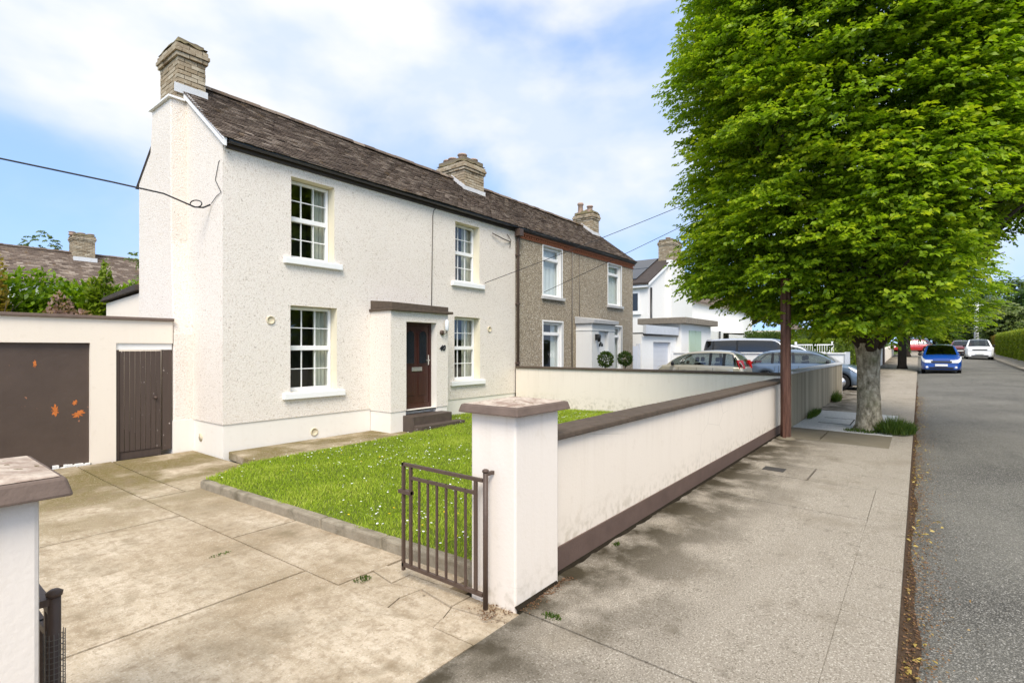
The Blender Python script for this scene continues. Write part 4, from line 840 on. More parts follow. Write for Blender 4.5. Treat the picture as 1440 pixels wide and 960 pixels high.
MB().tube(lp, .010, 5, cap=False).build('cable_loop', 'cable', oc, recalc=False)
for i, (zz, yy, lab) in enumerate(((7.4, -5.2, 'topmost'), (7.25, -5.8, 'middle'), (7.1, -6.5, 'lowest'))):
    cable((90, yy, zz), (34, -8.5, 9.6 - i * .35), .8, .014, f'{lab} of the thin cables running from the far pale utility pole')

# ------------------------------------------------------------------ trees
def trunk_mesh(mb, base, pts, r):
    mb.tube(pts, r, 14)
def sprays(ctr, out, n_leaf, spray_len, Lf, Wf, tone0):
    """fan of leaves along a twig: ctr (n,3) start, out (n,3) direction"""
    n = len(ctr); k = n_leaf
    t_ = np.linspace(.05, 1, k)[None, :, None]; out = out / np.linalg.norm(out, axis=1, keepdims=True)
    up = np.array([0, 0, 1.0]); side = np.cross(out, up); side /= (np.linalg.norm(side, axis=1, keepdims=True) + 1e-6)
    nrm = np.cross(side, out) + rng.normal(0, .25, (n, 3))
    sl = np.asarray(spray_len).reshape(-1, 1, 1)
    pos = ctr[:, None] + out[:, None] * t_ * sl - up * (t_ ** 2) * sl * .25
    sgn = np.where(np.arange(k) % 2 == 0, 1.0, -1.0)[None, :, None]
    wid = np.sin(np.pi * np.clip(t_ * .85 + .12, 0, 1))
    pos = pos + side[:, None] * sgn * sl * .22 * wid * rng.uniform(.3, 1.3, (n, k, 1)) + rng.normal(0, .012, (n, k, 3))
    ld = out[:, None] * .75 + side[:, None] * sgn * .7 + rng.normal(0, .25, (n, k, 3)); ld[..., 2] -= .45
    ln = np.repeat(nrm[:, None], k, 1) + rng.normal(0, .45, (n, k, 3))
    tone = tone0[:, None] + .38 * (t_[..., 0] - .5) + rng.normal(0, .10, (n, k))
    Ls = Lf * rng.uniform(.7, 1.2, n * k)
    return pos.reshape(-1, 3), ld.reshape(-1, 3), ln.reshape(-1, 3), Ls, Ls * Wf, tone.ravel()
def crown(name, base, R_of, zlo_of, ztop, nbough, per, leaf, Lf, spray, mat, parent, tone=.42, fill=.25, seed=0, under=None):
    """boughs spread over a crown surface given by radius R_of(z,phi); each bough a flattened clump of sprays"""
    global rng
    rng = np.random.default_rng(seed)
    bx, by_, bz = base; B = []
    gold = 2.39996
    for i in range(nbough):
        f = (i + .5) / nbough; z = zlo_of + (ztop - zlo_of) * (f ** .95); ph = i * gold + rng.normal(0, .25); r_ = R_of(z, ph)
        if r_ <= .15: continue
        inner = rng.random() < fill
        rr = r_ * (rng.uniform(.35, .75) if inner else rng.uniform(.84, 1.03))
        B.append((rr * math.cos(ph), rr * math.sin(ph), z + rng.normal(0, .18), ph, 0.8 if inner else 1.0))
    B = np.array(B); n = len(B); br = rng.uniform(.5, .95, n) * spray[1]
    C = []; O = []; T = []; S = []
    for k in range(n):
        x, y, z, ph, w_ = B[k]; m = max(4, int(per * (br[k] / spray[1]) ** 1.6))
        a = rng.uniform(0, 2 * math.pi, m); q = np.sqrt(rng.random(m)) * br[k]
        dx = q * np.cos(a); dy = q * np.sin(a); dz = rng.normal(0, .16 * spray[1], m) - .35 * (q / spray[1]) ** 2 * .5
        o_ = np.array([math.cos(ph), math.sin(ph)])
        lift = -.30 * (dx * o_[0] + dy * o_[1])
        C.append(np.stack([x + dx, y + dy, z + dz + lift], 1))
        od = np.stack([o_[0] * 1.0 + np.cos(a) * .8 + rng.normal(0, .3, m), o_[1] * 1.0 + np.sin(a) * .8 + rng.normal(0, .3, m), rng.normal(-.02, .32, m) + .15], 1); O.append(od)
        bt = rng.normal(0, .13)
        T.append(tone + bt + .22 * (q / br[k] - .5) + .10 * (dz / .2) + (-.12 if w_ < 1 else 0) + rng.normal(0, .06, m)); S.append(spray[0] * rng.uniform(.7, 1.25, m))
    C = np.concatenate(C); O = np.concatenate(O); T = np.concatenate(T); S = np.concatenate(S)
    if under: k_ = C[:, 2] > under(C[:, 0], C[:, 1]); C, O, T, S = C[k_], O[k_], T[k_], S[k_]
    p, d, nn_, L, W, t_ = sprays(C, O, leaf, S, Lf, .56, T)
    return leaves(name, p, d, nn_, L, W, t_, mat, parent)
def limbs(parent, base, zf, R, zt, n, r0, mat, seed=1, name='limbs'):
    rr = random.Random(seed); mb = MB()
    for i in range(n):
        a = i * 2.4 + rr.uniform(-.3, .3); tr_ = R * rr.uniform(.55, .9); zz = rr.uniform(zf + (zt - zf) * .3, zt)
        p0 = Vector((0, 0, zf)); p3 = Vector((tr_ * math.cos(a), tr_ * math.sin(a), zz)); p1 = p0.lerp(p3, .25) + Vector((0, 0, -.15 + .1 * zz)) * .3; p2 = p0.lerp(p3, .6) + Vector((rr.uniform(-.2, .2), rr.uniform(-.2, .2), .2))
        mb.tube([p0, p1, p2, p3], [r0, r0 * .75, r0 * .45, r0 * .15], 8)
        for q in range(5):
            f = rr.uniform(.35, .95); s_ = p0.lerp(p3, f); e = s_ + Vector((rr.uniform(-1, 1), rr.uniform(-1, 1), rr.uniform(-.1, .8))) * R * .3; mb.tube([s_, s_.lerp(e, .5) + Vector((0, 0, .06)), e], [r0 * .3 * (1.1 - f), r0 * .2 * (1.1 - f), .006], 5)
    return mb.build(name, mat, parent, local=True)
TX, TY = 12.6, .80; TZ = prof(12.6) - .03
big = thing('street_tree', 'large spreading green hornbeam street tree with pale trunk on the footpath', 'tree', (TX, TY, TZ))
mb = MB(); zs = [-.05, .0, .12, .35, .8, 1.2, 1.5, 1.75]; rs = [.30, .28, .235, .205, .195, .19, .205, .24]; vs = []; n = 20
for z, r_ in zip(zs, rs):
    for j in range(n):
        a = 2 * math.pi * j / n; q = r_ * (1 + .06 * math.sin(3 * a + z * 2) + .04 * math.sin(7 * a + z * 5) + (.13 * max(0, math.sin(5 * a)) if z < .1 else 0)); vs.append((q * math.cos(a), q * math.sin(a), z))
mb.add(vs, [(i * n + j, i * n + (j + 1) % n, (i + 1) * n + (j + 1) % n, (i + 1) * n + j) for i in range(len(zs) - 1) for j in range(n)], 0, True); mb.build('trunk', 'bark_pale', big, local=True, recalc=False)
limbs(big, 0, 1.55, 3.2, 6.5, 17, .12, 'bark_dark', 3)
def R_big(z, ph):
    zz = [1.75, 2.1, 2.6, 3.1, 3.6, 4.6, 6.5, 8.0, 9.5, 10.6, 11.4]; rr = [1.3, 1.9, 2.6, 3.05, 3.15, 2.95, 2.97, 3.12, 3.0, 2.1, .8]
    return float(np.interp(z, zz, rr)) * (1 + .05 * math.sin(3 * ph + z) + .04 * math.sin(5 * ph - 1.3 * z))
crown('crown', (0, 0, 0), R_big, 1.70, 11.2, 1150, 54, 14, .098, (.36, .72), 'leaf_hornbeam', big, .46, .28, 21, under=lambda x, y: np.interp(-y, [-3.6, -3.0, -1.56, -.5, .95, 1.75, 3.6], [3.35, 2.8, 2.3, 1.9, 1.95, 3.9, 4.1]))
# grass tuft at its foot
def tuft(x, y, z, rx, ry, n, h, label, mat='leaf_mid', name='grass_tuft', tone=.55):
    a = rng.uniform(0, 2 * math.pi, n); q = np.sqrt(rng.random(n)); px = q * np.cos(a) * rx; py = q * np.sin(a) * ry
    hh = h * rng.uniform(.45, 1.1, n) * (1.1 - .5 * q); d = np.stack([px / rx * .5 + rng.normal(0, .3, n), py / ry * .5 + rng.normal(0, .3, n), np.ones(n)], 1)
    c = np.stack([px, py, hh * .45], 1) + d * 0
    o = leaves(name, c, d, rng.normal(size=(n, 3)), hh, rng.uniform(.008, .016, n), tone + rng.normal(0, .2, n), mat); o.location = (x, y, z)
    return tag(o, label, 'weeds')
tuft(TX - .12, TY - .42, TZ - .0, .40, .34, 1500, .40, 'thick tuft of long green grass growing at the foot of the big tree')
tuft(TX - .35, TY + .1, TZ, .18, .3, 250, .12, 'thin fringe of weeds on the house side of the big tree trunk')
tuft(18.2, 1.95, prof(18), .45, .12, 500, .42, 'clump of weeds under the grey wall near its far end')
tuft(14.2, 1.97, prof(14), .9, .08, 500, .22, 'low line of weeds along the foot of the grey wall')
tuft(1.93, 4.62, zd(4.6), .10, .03, 40, .022, 'small green weed in the driveway joint')
tuft(2.32, 3.22, zd(3.2), .07, .05, 60, .035, 'tiny green weed among broken concrete inside the iron gate')
tuft(2.66, 1.78, prof(2.6) - .01, .04, .07, 70, .035, 'little weed in the pavement joint in front of the near gate pier')
tuft(3.95, 2.0, 0.0, .05, .03, 30, .05, 'small pale weed at the foot of the front wall')
for (x_, y_, l_) in ((2.35, -.12, 'weed in the gutter close to the camera'), (3.15, -.05, 'green weed in the gutter a little up the kerb')):
    tuft(x_, y_, prof(x_) - .13, .12, .07, 110, .07, 'yellow-green ' + l_, tone=.7)
# dirt gathered along the foot of the front wall and pier
mb = MB(); xs_ = [2.58 + i * .06 for i in range(154)]; vs = []
for x_ in xs_:
    yw = 2.003 if x_ < 3.09 else 2.074; wv = .010 + .016 * abs(math.sin(x_ * 3.1) * math.sin(x_ * 7.7)) + random.uniform(0, .014)
    vs += [(x_, yw + .004, prof(x_) + pv(yw) + .016), (x_, yw - wv * .5, prof(x_) + pv(yw) + .010), (x_, yw - wv, prof(x_) + pv(yw - wv) + .001)]
mb.add(vs, [(3 * i + j, 3 * i + 1 + j, 3 * i + 4 + j, 3 * i + 3 + j) for i in range(len(xs_) - 1) for j in range(2)], 0, True)
tag(mb.build('wall_foot_dirt', 'soil'), 'dark moss and dirt along the foot of the front wall', 'dirt', kind='stuff')
n = 900; x_ = rng.uniform(2.4, 3.2, n); y_ = np.where(x_ < 2.6, rng.normal(2.12, .06, n), 2.0 - np.abs(rng.normal(0, .035, n))); z_ = np.where(x_ < 2.6, -.022, -.002) + rng.uniform(0.002, .012, n); nr = rng.normal(0, .5, (n, 3)); nr[:, 2] = 1
tag(leaves('debris', np.stack([x_, y_, z_], 1), np.stack([rng.normal(size=n), rng.normal(size=n), rng.normal(0, .2, n)], 1), nr, rng.uniform(.008, .024, n), rng.uniform(.004, .012, n), rng.uniform(0, .4, n), 'dry_leaf'), 'dark leaf crumbs gathered at the foot of the gate pier', 'debris', kind='stuff')
# leaf litter along the gutter
mb = MB(); xs = np.arange(0.2, 30, .25); vs = []
for x_ in xs:
    wv = .135 + .02 * math.sin(x_ * 2.1) + .02 * math.sin(x_ * 5.3) - (.004 * x_ if x_ < 16 else .065); wv = max(.012, wv * .62 * (.4 + .75 * abs(math.sin(x_ * .83 + 1.2)) ** .6))
    for k, f in enumerate((0, .25, .6, 1)): vs.append((x_, .098 - wv * f, prof(x_) + road_z(.05 - wv * f) + (.03, .022, .014, .002)[k] + random.uniform(0, .006)))
mb.add(vs, [(i * 4 + j, i * 4 + j + 1, i * 4 + 5 + j, i * 4 + 4 + j) for i in range(len(xs) - 1) for j in range(3)], 0, True)
tag(mb.build('gutter_dirt', 'litter_soil'), 'brown rotted leaf dirt lying along the kerb', 'dirt', kind='stuff')
n = 9000; x_ = .3 + 22 * rng.random(n) ** 1.6; y_ = .08 - np.abs(rng.normal(0, .115, n)); z_ = np.array([prof(a) for a in x_]) + np.array([road_z(b_) for b_ in y_]) + .028 + rng.uniform(0, .012, n)
nr = rng.normal(0, .5, (n, 3)); nr[:, 2] = 1; big_ = rng.random(n) < .022 * (1 + 1.2 * np.sin(x_ * 2.3))
tag(leaves('leaf_litter', np.stack([x_, y_, z_], 1), np.stack([rng.normal(size=n), rng.normal(size=n), rng.normal(0, .15, n)], 1), nr, np.where(big_, .045, rng.uniform(.010, .026, n)), np.where(big_, .022, rng.uniform(.006, .014, n)), np.where(big_, .95, rng.uniform(0, .75, n)), 'dry_leaf'), 'fallen leaves and twigs strewn in the gutter', 'litter', kind='stuff')

def small_tree(x, y, z, h_trunk, R, H, label, cat='tree', name='street_tree', nb=160, per=18, leaf=10, Lf=.16, mat='leaf_hornbeam', tone=.4, seed=5, tr=.2, group=None, bark='bark_dark', shape='ball', sp=(.55, 1.0)):
    t_ = thing(name, label, cat, (x, y, z), 0, group)
    MB().lathe((0, 0, 0), [(tr * 1.5, -.1), (tr * 1.05, .25), (tr, h_trunk * .6), (tr * 1.1, h_trunk), (tr * .5, h_trunk + (H - h_trunk) * .5)], 12).build('trunk', bark, t_, local=True)
    limbs(t_, 0, h_trunk, R, h_trunk + (H - h_trunk) * .8, 7, tr * .5, bark, seed)
    if shape == 'ball':
        f = lambda zz, ph: R * math.sqrt(max(0, 1 - ((zz - (h_trunk + H) / 2) / ((H - h_trunk) / 2 + .2)) ** 2)) * (1 + .1 * math.sin(3 * ph + zz * 1.7 + seed) + .07 * math.sin(7 * ph - zz * 2.3))
    else:
        f = lambda zz, ph: R * float(np.interp((zz - h_trunk) / (H - h_trunk), [0, .12, .35, .7, .9, 1], [.38, .8, 1, .95, .65, .2])) * (1 + .08 * math.sin(3 * ph + zz + seed))
    crown('crown', (0, 0, 0), f, h_trunk + (.35 if shape == 'col' else -.1), H - .1, nb, per, leaf, Lf, sp, mat, t_, tone, .3, seed)
    return t_
small_tree(40.5, .85, prof(40) - .03, 2.2, 3.8, 11, 'second street tree with dark trunk standing just behind the blue car', nb=420, per=24, Lf=.19, seed=8, tr=.22, shape='col', tone=.48, sp=(.6, 1.1))
small_tree(62, .9 + bend(62), prof(62), 1.9, 2.6, 8.5, 'third street tree down the footpath, its thin trunk near the red car', nb=150, per=16, Lf=.24, sp=(.7, 1.2), seed=9, tr=.22, shape='col', tone=.42)
small_tree(160, -6.2, prof(160), .6, 3.3, 4.4, 'rounded clipped green bush beyond the blue car', 'bush', 'round_bush', nb=190, per=16, Lf=.34, mat='leaf_yellow', seed=10, tr=.2, tone=.30, sp=(.6, .9))
# trees closing the far end of the street
for i, (x, y, R_, H, mt, tn, lab) in enumerate((
    (165, -15.5, 6.2, 14.5, 'leaf_mid', .5, 'tall mid green tree closing the far end of the street'), (118, -8.9, 3.0, 7.9, 'leaf_pale', .40, 'pale green weeping tree behind the utility pole'),
    (150, -19.5, 6, 11.0, 'leaf_dark', .5, 'dark green tree at the right edge above the hedge'), (84, -9.6, 2.7, 4.9, 'leaf_pale', .60, 'rounded pale yellow-green tree just above the clipped hedge'),
    (172, -3.0, 7, 9.5, 'leaf_mid', .5, 'broad tree on the house side at the end of the street'), (190, -11, 6, 8.5, 'leaf_dark', .4, 'low dark tree behind the white sport utility car'), (105, 9, 4.5, 8, 'leaf_mid', .3, 'bushy tree among the far gardens behind the street trees'))):
    small_tree(x, y, prof(x), H * .12, R_, H, lab, nb=190, per=15, leaf=10, Lf=.55 if H > 10 else .42, mat=mt, tone=tn, seed=30 + i, tr=.35, name='tree', sp=(1.5, 2.2) if H > 10 else (1.0, 1.6))

def hedge(x0, x1, y0, y1, z0, z1, label, mat, n, Lf=.09, name='hedge', tone=.45, core='grass_ground', cat='hedge', rough=.05):
    """clipped hedge: a solid twiggy core with leaves standing all over it"""
    t_ = thing(name, label, cat, ((x0 + x1) / 2, (y0 + y1) / 2, z0))
    i_ = Lf * .8; MB().box(x0 + i_, x1 - i_, y0 + i_, y1 - i_, z0, z1 - i_).build('twigs', 'bark_dark' if core is None else core, t_)
    A = [(x1 - x0) * (z1 - z0)] * 2 + [(y1 - y0) * (z1 - z0)] * 2 + [(x1 - x0) * (y1 - y0)]; tot = sum(A); C = []; D = []
    for k, a in enumerate(A):
        m = int(n * a / tot); u, v = rng.random(m), rng.random(m); bumpy = rng.normal(0, rough, m) + rough * 1.2 * np.sin(u * (x1 - x0) * 2.2 + v * 5)
        if k < 2: C.append(np.stack([x0 + u * (x1 - x0), (y0 - bumpy if k == 0 else y1 + bumpy), z0 + v * (z1 - z0)], 1)); D.append(np.tile([0, -1 if k == 0 else 1, .3], (m, 1)))
        elif k < 4: C.append(np.stack([(x0 - bumpy if k == 2 else x1 + bumpy), y0 + u * (y1 - y0), z0 + v * (z1 - z0)], 1)); D.append(np.tile([-1 if k == 2 else 1, 0, .3], (m, 1)))
        else: C.append(np.stack([x0 + u * (x1 - x0), y0 + v * (y1 - y0), z1 + bumpy], 1)); D.append(np.tile([0, 0, 1], (m, 1)))
    C = np.concatenate(C); D = np.concatenate(D); m = len(C)
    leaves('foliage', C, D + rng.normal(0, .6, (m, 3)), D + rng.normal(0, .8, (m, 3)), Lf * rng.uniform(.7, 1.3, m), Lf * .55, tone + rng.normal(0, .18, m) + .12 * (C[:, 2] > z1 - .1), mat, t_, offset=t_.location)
    return t_
hedge(44, 72, -7.4, -6.15, .3, 3.05, 'long clipped bright green hedge along the far footpath', 'leaf_yellow', 36000, .13, tone=.6)
hedge(72.3, 84, -7.9, -6.6, .8, 3.0, 'browner stretch of hedge at the far end of the bright one', 'leaf_gold', 8000, .16, tone=.12)
hedge(-14, 43.5, -7.6, -6.2, -.2, 2.2, 'unseen plain green hedge across the road, added for the cream house windows to reflect', 'leaf_mid', 26000, .15)  # out-of-view run of the hedge, added so the windows reflect dark greenery
hedge(33, 34, 2.7, 8.6, .2, 2.05, 'yellow-green hedge seen under the tree behind the white gates', 'leaf_yellow', 7000, .12, tone=.4)
hedge(36, 37, 3, 9, .3, 2.7, 'darker green hedge behind the yellow-green one under the tree', 'leaf_mid', 6000, .14, tone=.5)
def shrub(x, y, z, rx, ry, rz, label, mat, n=900, Lf=.1, name='shrub', tone=.45, seed=1, group=None):
    t_ = thing(name, label, 'shrub', (x, y, z), 0, group); d = rdir(n); d[:, 2] = np.abs(d[:, 2]) * 1.0 - .15; q = rng.uniform(.5, 1.0, n) ** .5 * (1 + .22 * np.sin(d[:, 0] * 5 + seed) * np.cos(d[:, 1] * 6 - seed) + .12 * np.sin(d[:, 2] * 9 + seed))
    C = d * np.array([rx, ry, rz]) * q[:, None]; C[:, 2] += rz * .15
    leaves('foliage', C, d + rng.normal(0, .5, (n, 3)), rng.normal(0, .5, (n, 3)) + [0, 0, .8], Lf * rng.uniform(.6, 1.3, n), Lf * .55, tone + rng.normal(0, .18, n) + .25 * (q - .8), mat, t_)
    mb = MB()
    for k in range(7): a = k * .9; mb.tube([(0, 0, -.1), (rx * .4 * math.cos(a), ry * .4 * math.sin(a), rz * .5), (rx * .75 * math.cos(a), ry * .75 * math.sin(a), rz * .8)], [.03, .02, .008], 5)
    mb.build('stems', 'bark_dark', t_, local=True)
    return t_
shrub(25.4, 2.75, .1, .45, .5, 1.3, 'bright yellow-green shrub at the street end of the white wall', 'leaf_yellow', 1500, .10, tone=.5)
# planting behind the garage
shrub(1.4, 21, 0, 3.4, 1.6, 3.75, 'broad dark green shrub behind the left end of the garage', 'leaf_hornbeam', 26000, .19, tone=.2, seed=2)
shrub(5.2, 21.5, 0, 2.7, 1.6, 3.8, 'dense green shrub behind the garage beside the rear extension', 'leaf_hornbeam', 24000, .19, tone=.25, seed=3)
shrub(5.0, 20.6, 0, .75, .8, 4.25, 'tall light green conical shrub under the distant chimney', 'leaf_yellow', 9000, .17, tone=.40, seed=4)
shrub(3.9, 20.0, 0, 1.3, .7, 3.0, 'pinkish flowering shrub between the green shrubs behind the garage', 'leaf_pink', 8000, .15, tone=.5, seed=5)
shrub(2.3, 20.0, 0, .7, .6, 3.6, 'golden leaved shrub rising behind the garage roof', 'leaf_gold', 5000, .16, tone=.5, seed=6)
shrub(6.5, 21.2, 0, .9, .8, 3.7, 'mottled yellow shrub next to the rear extension roof', 'leaf_gold', 6000, .15, tone=.4, seed=7)
small_tree(7.6, 43, 0, 3.0, 1.5, 8.6, 'airy tree showing above the roof of the house behind', nb=44, per=10, leaf=8, Lf=.22, mat='leaf_pale', tone=.5, seed=51, name='tree', tr=.12, sp=(.4, .7))
small_tree(6.2, 43, 0, 3.0, 1.1, 7.6, 'wispy low tree behind the left end of the distant roof', nb=16, per=6, leaf=7, Lf=.2, mat='leaf_dark', tone=.5, seed=52, name='tree', tr=.1, sp=(.4, .7))
small_tree(6.4, 21.0, 0, 1.0, .55, 5.0, 'slender leafy sapling close to the rear corner of the cream house', nb=26, per=7, leaf=8, Lf=.13, mat='leaf_pale', tone=.5, seed=53, name='tree', tr=.05, sp=(.3, .5))
# potted topiary at the white porch
def topiary(x, y, lab):
    t_ = thing('topiary', lab, 'potted plant', (x, y, -.05), 0, 'topiary at the white porch')
    MB().lathe((0, 0, 0), [(.15, 0), (.2, .4), (.21, .42), (.17, .42), (.16, .36)], 16).build('pot', 'white_paint', t_, local=True)
    MB().tube([(0, 0, .35), (.01, 0, .7), (0, 0, 1.2)], .02, 6).build('stem', 'bark_dark', t_, local=True)
    n = 700; d = rdir(n); q = rng.uniform(.5, 1.0, n) ** .5
    leaves('foliage', d * .27 * q[:, None] + [0, 0, 1.34], d + rng.normal(0, .4, (n, 3)), d + rng.normal(0, .5, (n, 3)), .085, .042, .5 + rng.normal(0, .2, n), 'leaf_mid', t_)
topiary(15.10, 8.0, 'ball topped topiary tree in front of the white porch door'); topiary(16.62, 8.05, 'ball topped topiary tree beside the lower right window of the brown house')

# ------------------------------------------------------------------ houses beyond
h3 = thing('house', 'white gabled house with solar panels and a brick chimney beyond the brown house', 'house', (31.5, 12.07, .1))
Y3 = 12.07; mb = MB()
mb.add([(27.9, Y3, 0), (35.1, Y3, 0), (35.1, Y3, 5.35), (31.5, Y3, 7.15), (27.9, Y3, 5.35)], [(0, 1, 2, 3, 4)]); mb.add([(27.9, Y3, 0), (27.9, 21, 0), (27.9, 21, 5.35), (27.9, Y3, 5.35)], [(3, 2, 1, 0)]); mb.add([(35.1, Y3, 0), (35.1, 21, 0), (35.1, 21, 5.35), (35.1, Y3, 5.35)], [(0, 1, 2, 3)])
mb.box(30.6, 32.9, Y3 - .28, Y3 + .02, 0, 7.0); mb.build('wall', 'white_render', h3, recalc=False)
mb = MB(); mb.hexa([(27.6, Y3 - .12, 5.25), (31.5, Y3 - .12, 7.2), (31.5, 21, 7.2), (27.6, 21, 5.25), (27.6, Y3 - .12, 5.37), (31.5, Y3 - .12, 7.32), (31.5, 21, 7.32), (27.6, 21, 5.37)]); mb.hexa([(31.5, Y3 - .12, 7.2), (35.4, Y3 - .12, 5.25), (35.4, 21, 5.25), (31.5, 21, 7.2), (31.5, Y3 - .12, 7.32), (35.4, Y3 - .12, 5.37), (35.4, 21, 5.37), (31.5, 21, 7.32)])
rf3 = mb.build('roof', 'fascia_paint', h3)
mb = MB(); mb.hexa([(27.62, Y3 - .15, 5.16), (31.5, Y3 - .15, 7.11), (31.5, Y3 - .121, 7.11), (27.62, Y3 - .121, 5.16), (27.62, Y3 - .15, 5.30), (31.5, Y3 - .15, 7.25), (31.5, Y3 - .121, 7.25), (27.62, Y3 - .121, 5.30)]); mb.box(27.66, 27.88, Y3 - .05, 21, 5.1, 5.24); mb.build('eaves_board', 'white_paint', h3)
for i in range(3):
    for j in range(2):
        ya = 12.9 + i * 1.75; xa, xb = 28.1 + j * 1.65, 29.65 + j * 1.65; z_ = lambda X: 5.37 + (X - 27.6) * .5 + .07
        MB().hexa([(xa, ya, z_(xa) - .04), (xb, ya, z_(xb) - .04), (xb, ya + 1.7, z_(xb) - .04), (xa, ya + 1.7, z_(xa) - .04), (xa, ya, z_(xa)), (xb, ya, z_(xb)), (xb, ya + 1.7, z_(xb)), (xa, ya + 1.7, z_(xa))]).build('solar_panel', 'solar_glass', rf3)
chimney(h3, 31.0, 32.5, Y3 - .2, Y3 + .7, 6.9, 8.35, [(31.3, Y3 + .2, .2, .14), (31.8, Y3 + .2, .2, .14), (32.2, Y3 + .2, .2, .14)], flash=False)
MB().tube([(28.15, Y3 - .06, 5.1), (28.15, Y3 - .06, .2)], .06, 8).build('downpipe', 'black_plastic', h3)
wd3 = MB(); wd3.box(27.86, 27.89, 12.6, 13.6, 3.7, 4.9); w3 = wd3.build('window', 'white_upvc', h3); MB().box(27.845, 27.858, 12.7, 13.5, 3.8, 4.8).build('pane', 'solar_glass', w3); MB().box(27.8, 27.9, 12.5, 13.7, 3.58, 3.68).build('sill', 'white_paint', w3)
# flat roofed annex with green shutters
an = thing('annex', 'cream flat roofed annex with pale green shutters beside the white gable', 'annex', (29, 9.7, .1))
MB().box(26.5, 31.3, 9.68, Y3 - .3, 0, 2.92).build('wall', 'white_render', an)
MB().box(26.2, 31.6, 9.35, Y3 - .1, 2.92, 3.24).build('roof', 'felt_edge', an, bevel=.02)
sh = MB(); sh.box(27.6, 28.55, 9.64, 9.679, 1.35, 2.6); sh.box(28.58, 29.5, 9.64, 9.679, 1.35, 2.6); sh.build('shutter', 'green_shutter', an)
MB().box(27.4, 29.7, 9.55, 9.679, 1.2, 1.32).build('sill', 'grey_sill', an)
# white lean-to garage
g3 = thing('garage', 'small white lean-to garage with a pale grey door behind the champagne car', 'garage', (24.3, 9.95, .1))
facade_m = MB(); facade(facade_m, 22.2, 26.49, -.1, 2.3, 9.95, [(23.55, 25.75, -.1, 1.95)], .2); facade_m.add([(22.2, 9.95, -.1), (22.2, 14, -.1), (22.2, 14, 2.3), (22.2, 9.95, 2.3)], [(3, 2, 1, 0)]); facade_m.build('wall', ['white_paint', 'white_paint'], g3, recalc=False)
mb = MB(); mb.box(22.4, 26.48, 9.80, 9.94, 2.32, 2.72); mb.build('fascia', 'tin_roof', g3)
mb = MB(); mb.box(22.2, 26.48, 9.942, 14, 2.31, 2.36); mb.tube([(22.2, 9.83, 2.28), (26.4, 9.83, 2.28)], .05, 8); mb.build('gutter', 'black_plastic', g3)
mb = MB(); mb.box(23.55, 25.75, 10.1, 10.14, -.1, 1.95); gd3 = mb.build('garage_door', 'garage_grey', g3)
mb = MB()
for k in range(8): mb.box(23.6, 25.7, 10.092, 10.099, .1 + k * .23, .3 + k * .23)
mb.build('door_ribs', 'garage_grey', gd3)
sg2 = thing('side_gate', 'pale grey side gate between the brown house and the lean-to garage', 'gate', (21, 10, 0))
mb = MB(); xx = 20.2
while xx < 21.9: mb.box(xx, xx + .15, 10, 10.05, -.05, 1.75); xx += .16
mb.build('boards', 'garage_grey', sg2); MB().box(21.95, 22.1, 9.95, 10.1, -.1, 1.85).build('gate_post', 'garage_grey', sg2)
# party wall and white gates past the drive
pw = thing('garden_wall', 'white painted wall running back from the street behind the parked cars', 'wall', (24.5, 6, .1))
MB().box(24.4, 24.6, 2.35, 9.3, 0, 1.42).build('wall', 'white_paint', pw); MB().box(24.35, 24.65, 2.3, 9.32, 1.421, 1.47).build('coping', 'white_paint', pw)
mb = MB(); mb.box(24.36, 24.64, 2.18, 2.34, 0, 1.5); mb.build('end_post', 'tin_roof', pw)
wg = thing('metal_gate', 'white metal gate with thin bars in front of the yellow-green hedge', 'gate', (31.5, 4.6, .2))
mb = MB(); mb.box(31.45, 31.55, 3.5, 3.6, .2, 2.0); mb.box(31.45, 31.55, 5.2, 5.3, .2, 2.0); mb.box(31.48, 31.52, 3.6, 5.2, 1.8, 1.86); mb.box(31.48, 31.52, 3.6, 5.2, 1.4, 1.45); mb.build('gate_frame', 'white_paint', wg)
mb = MB()
for k in range(14): mb.box(31.49, 31.51, 3.68 + k * .11, 3.70 + k * .11, .6, 1.8)
mb.build('bars', 'white_paint', wg)
# next terrace, seen in scraps under the tree
h4 = thing('house', 'long white house with small deep windows seen under the tree', 'house', (46, 13, .3))
mb = MB(); facade(mb, 38, 60, 0, 5.4, 14.2, [(40.2, 41.0, 3.6, 4.6)], .2)
facade(mb, 35.6, 40.5, 0, 2.9, 11.6, [(37.0, 37.7, 1.2, 2.3)], .2); facade(mb, 40.5, 46, 0, 2.7, 11.2, [(42.3, 43.0, 1.1, 2.1)], .2); facade(mb, 46, 56, 0, 2.9, 11.5, [(47.5, 48.3, 1.0, 2.2), (52, 52.8, 1.0, 2.2)], .2)
mb.add([(38, 14.2, 0), (38, 22, 0), (38, 22, 5.4), (38, 14.2, 5.4)], [(3, 2, 1, 0)]); mb.add([(35.6, 11.6, 0), (35.6, 15, 0), (35.6, 15, 2.9), (35.6, 11.6, 2.9)], [(3, 2, 1, 0)])
mb.add([(35.6, 11.6, 2.9), (40.5, 11.6, 2.9), (40.5, 14.2, 3.0), (35.6, 14.2, 3.0)], [(0, 1, 2, 3)]); mb.add([(40.5, 11.2, 2.7), (46, 11.2, 2.7), (46, 14.2, 2.8), (40.5, 14.2, 2.8)], [(0, 1, 2, 3)]); mb.add([(46, 11.5, 2.9), (56, 11.5, 2.9), (56, 14.2, 3.0), (46, 14.2, 3.0)], [(0, 1, 2, 3)])
mb.build('wall', ['white_render', 'reveal_cream'], h4, recalc=False)
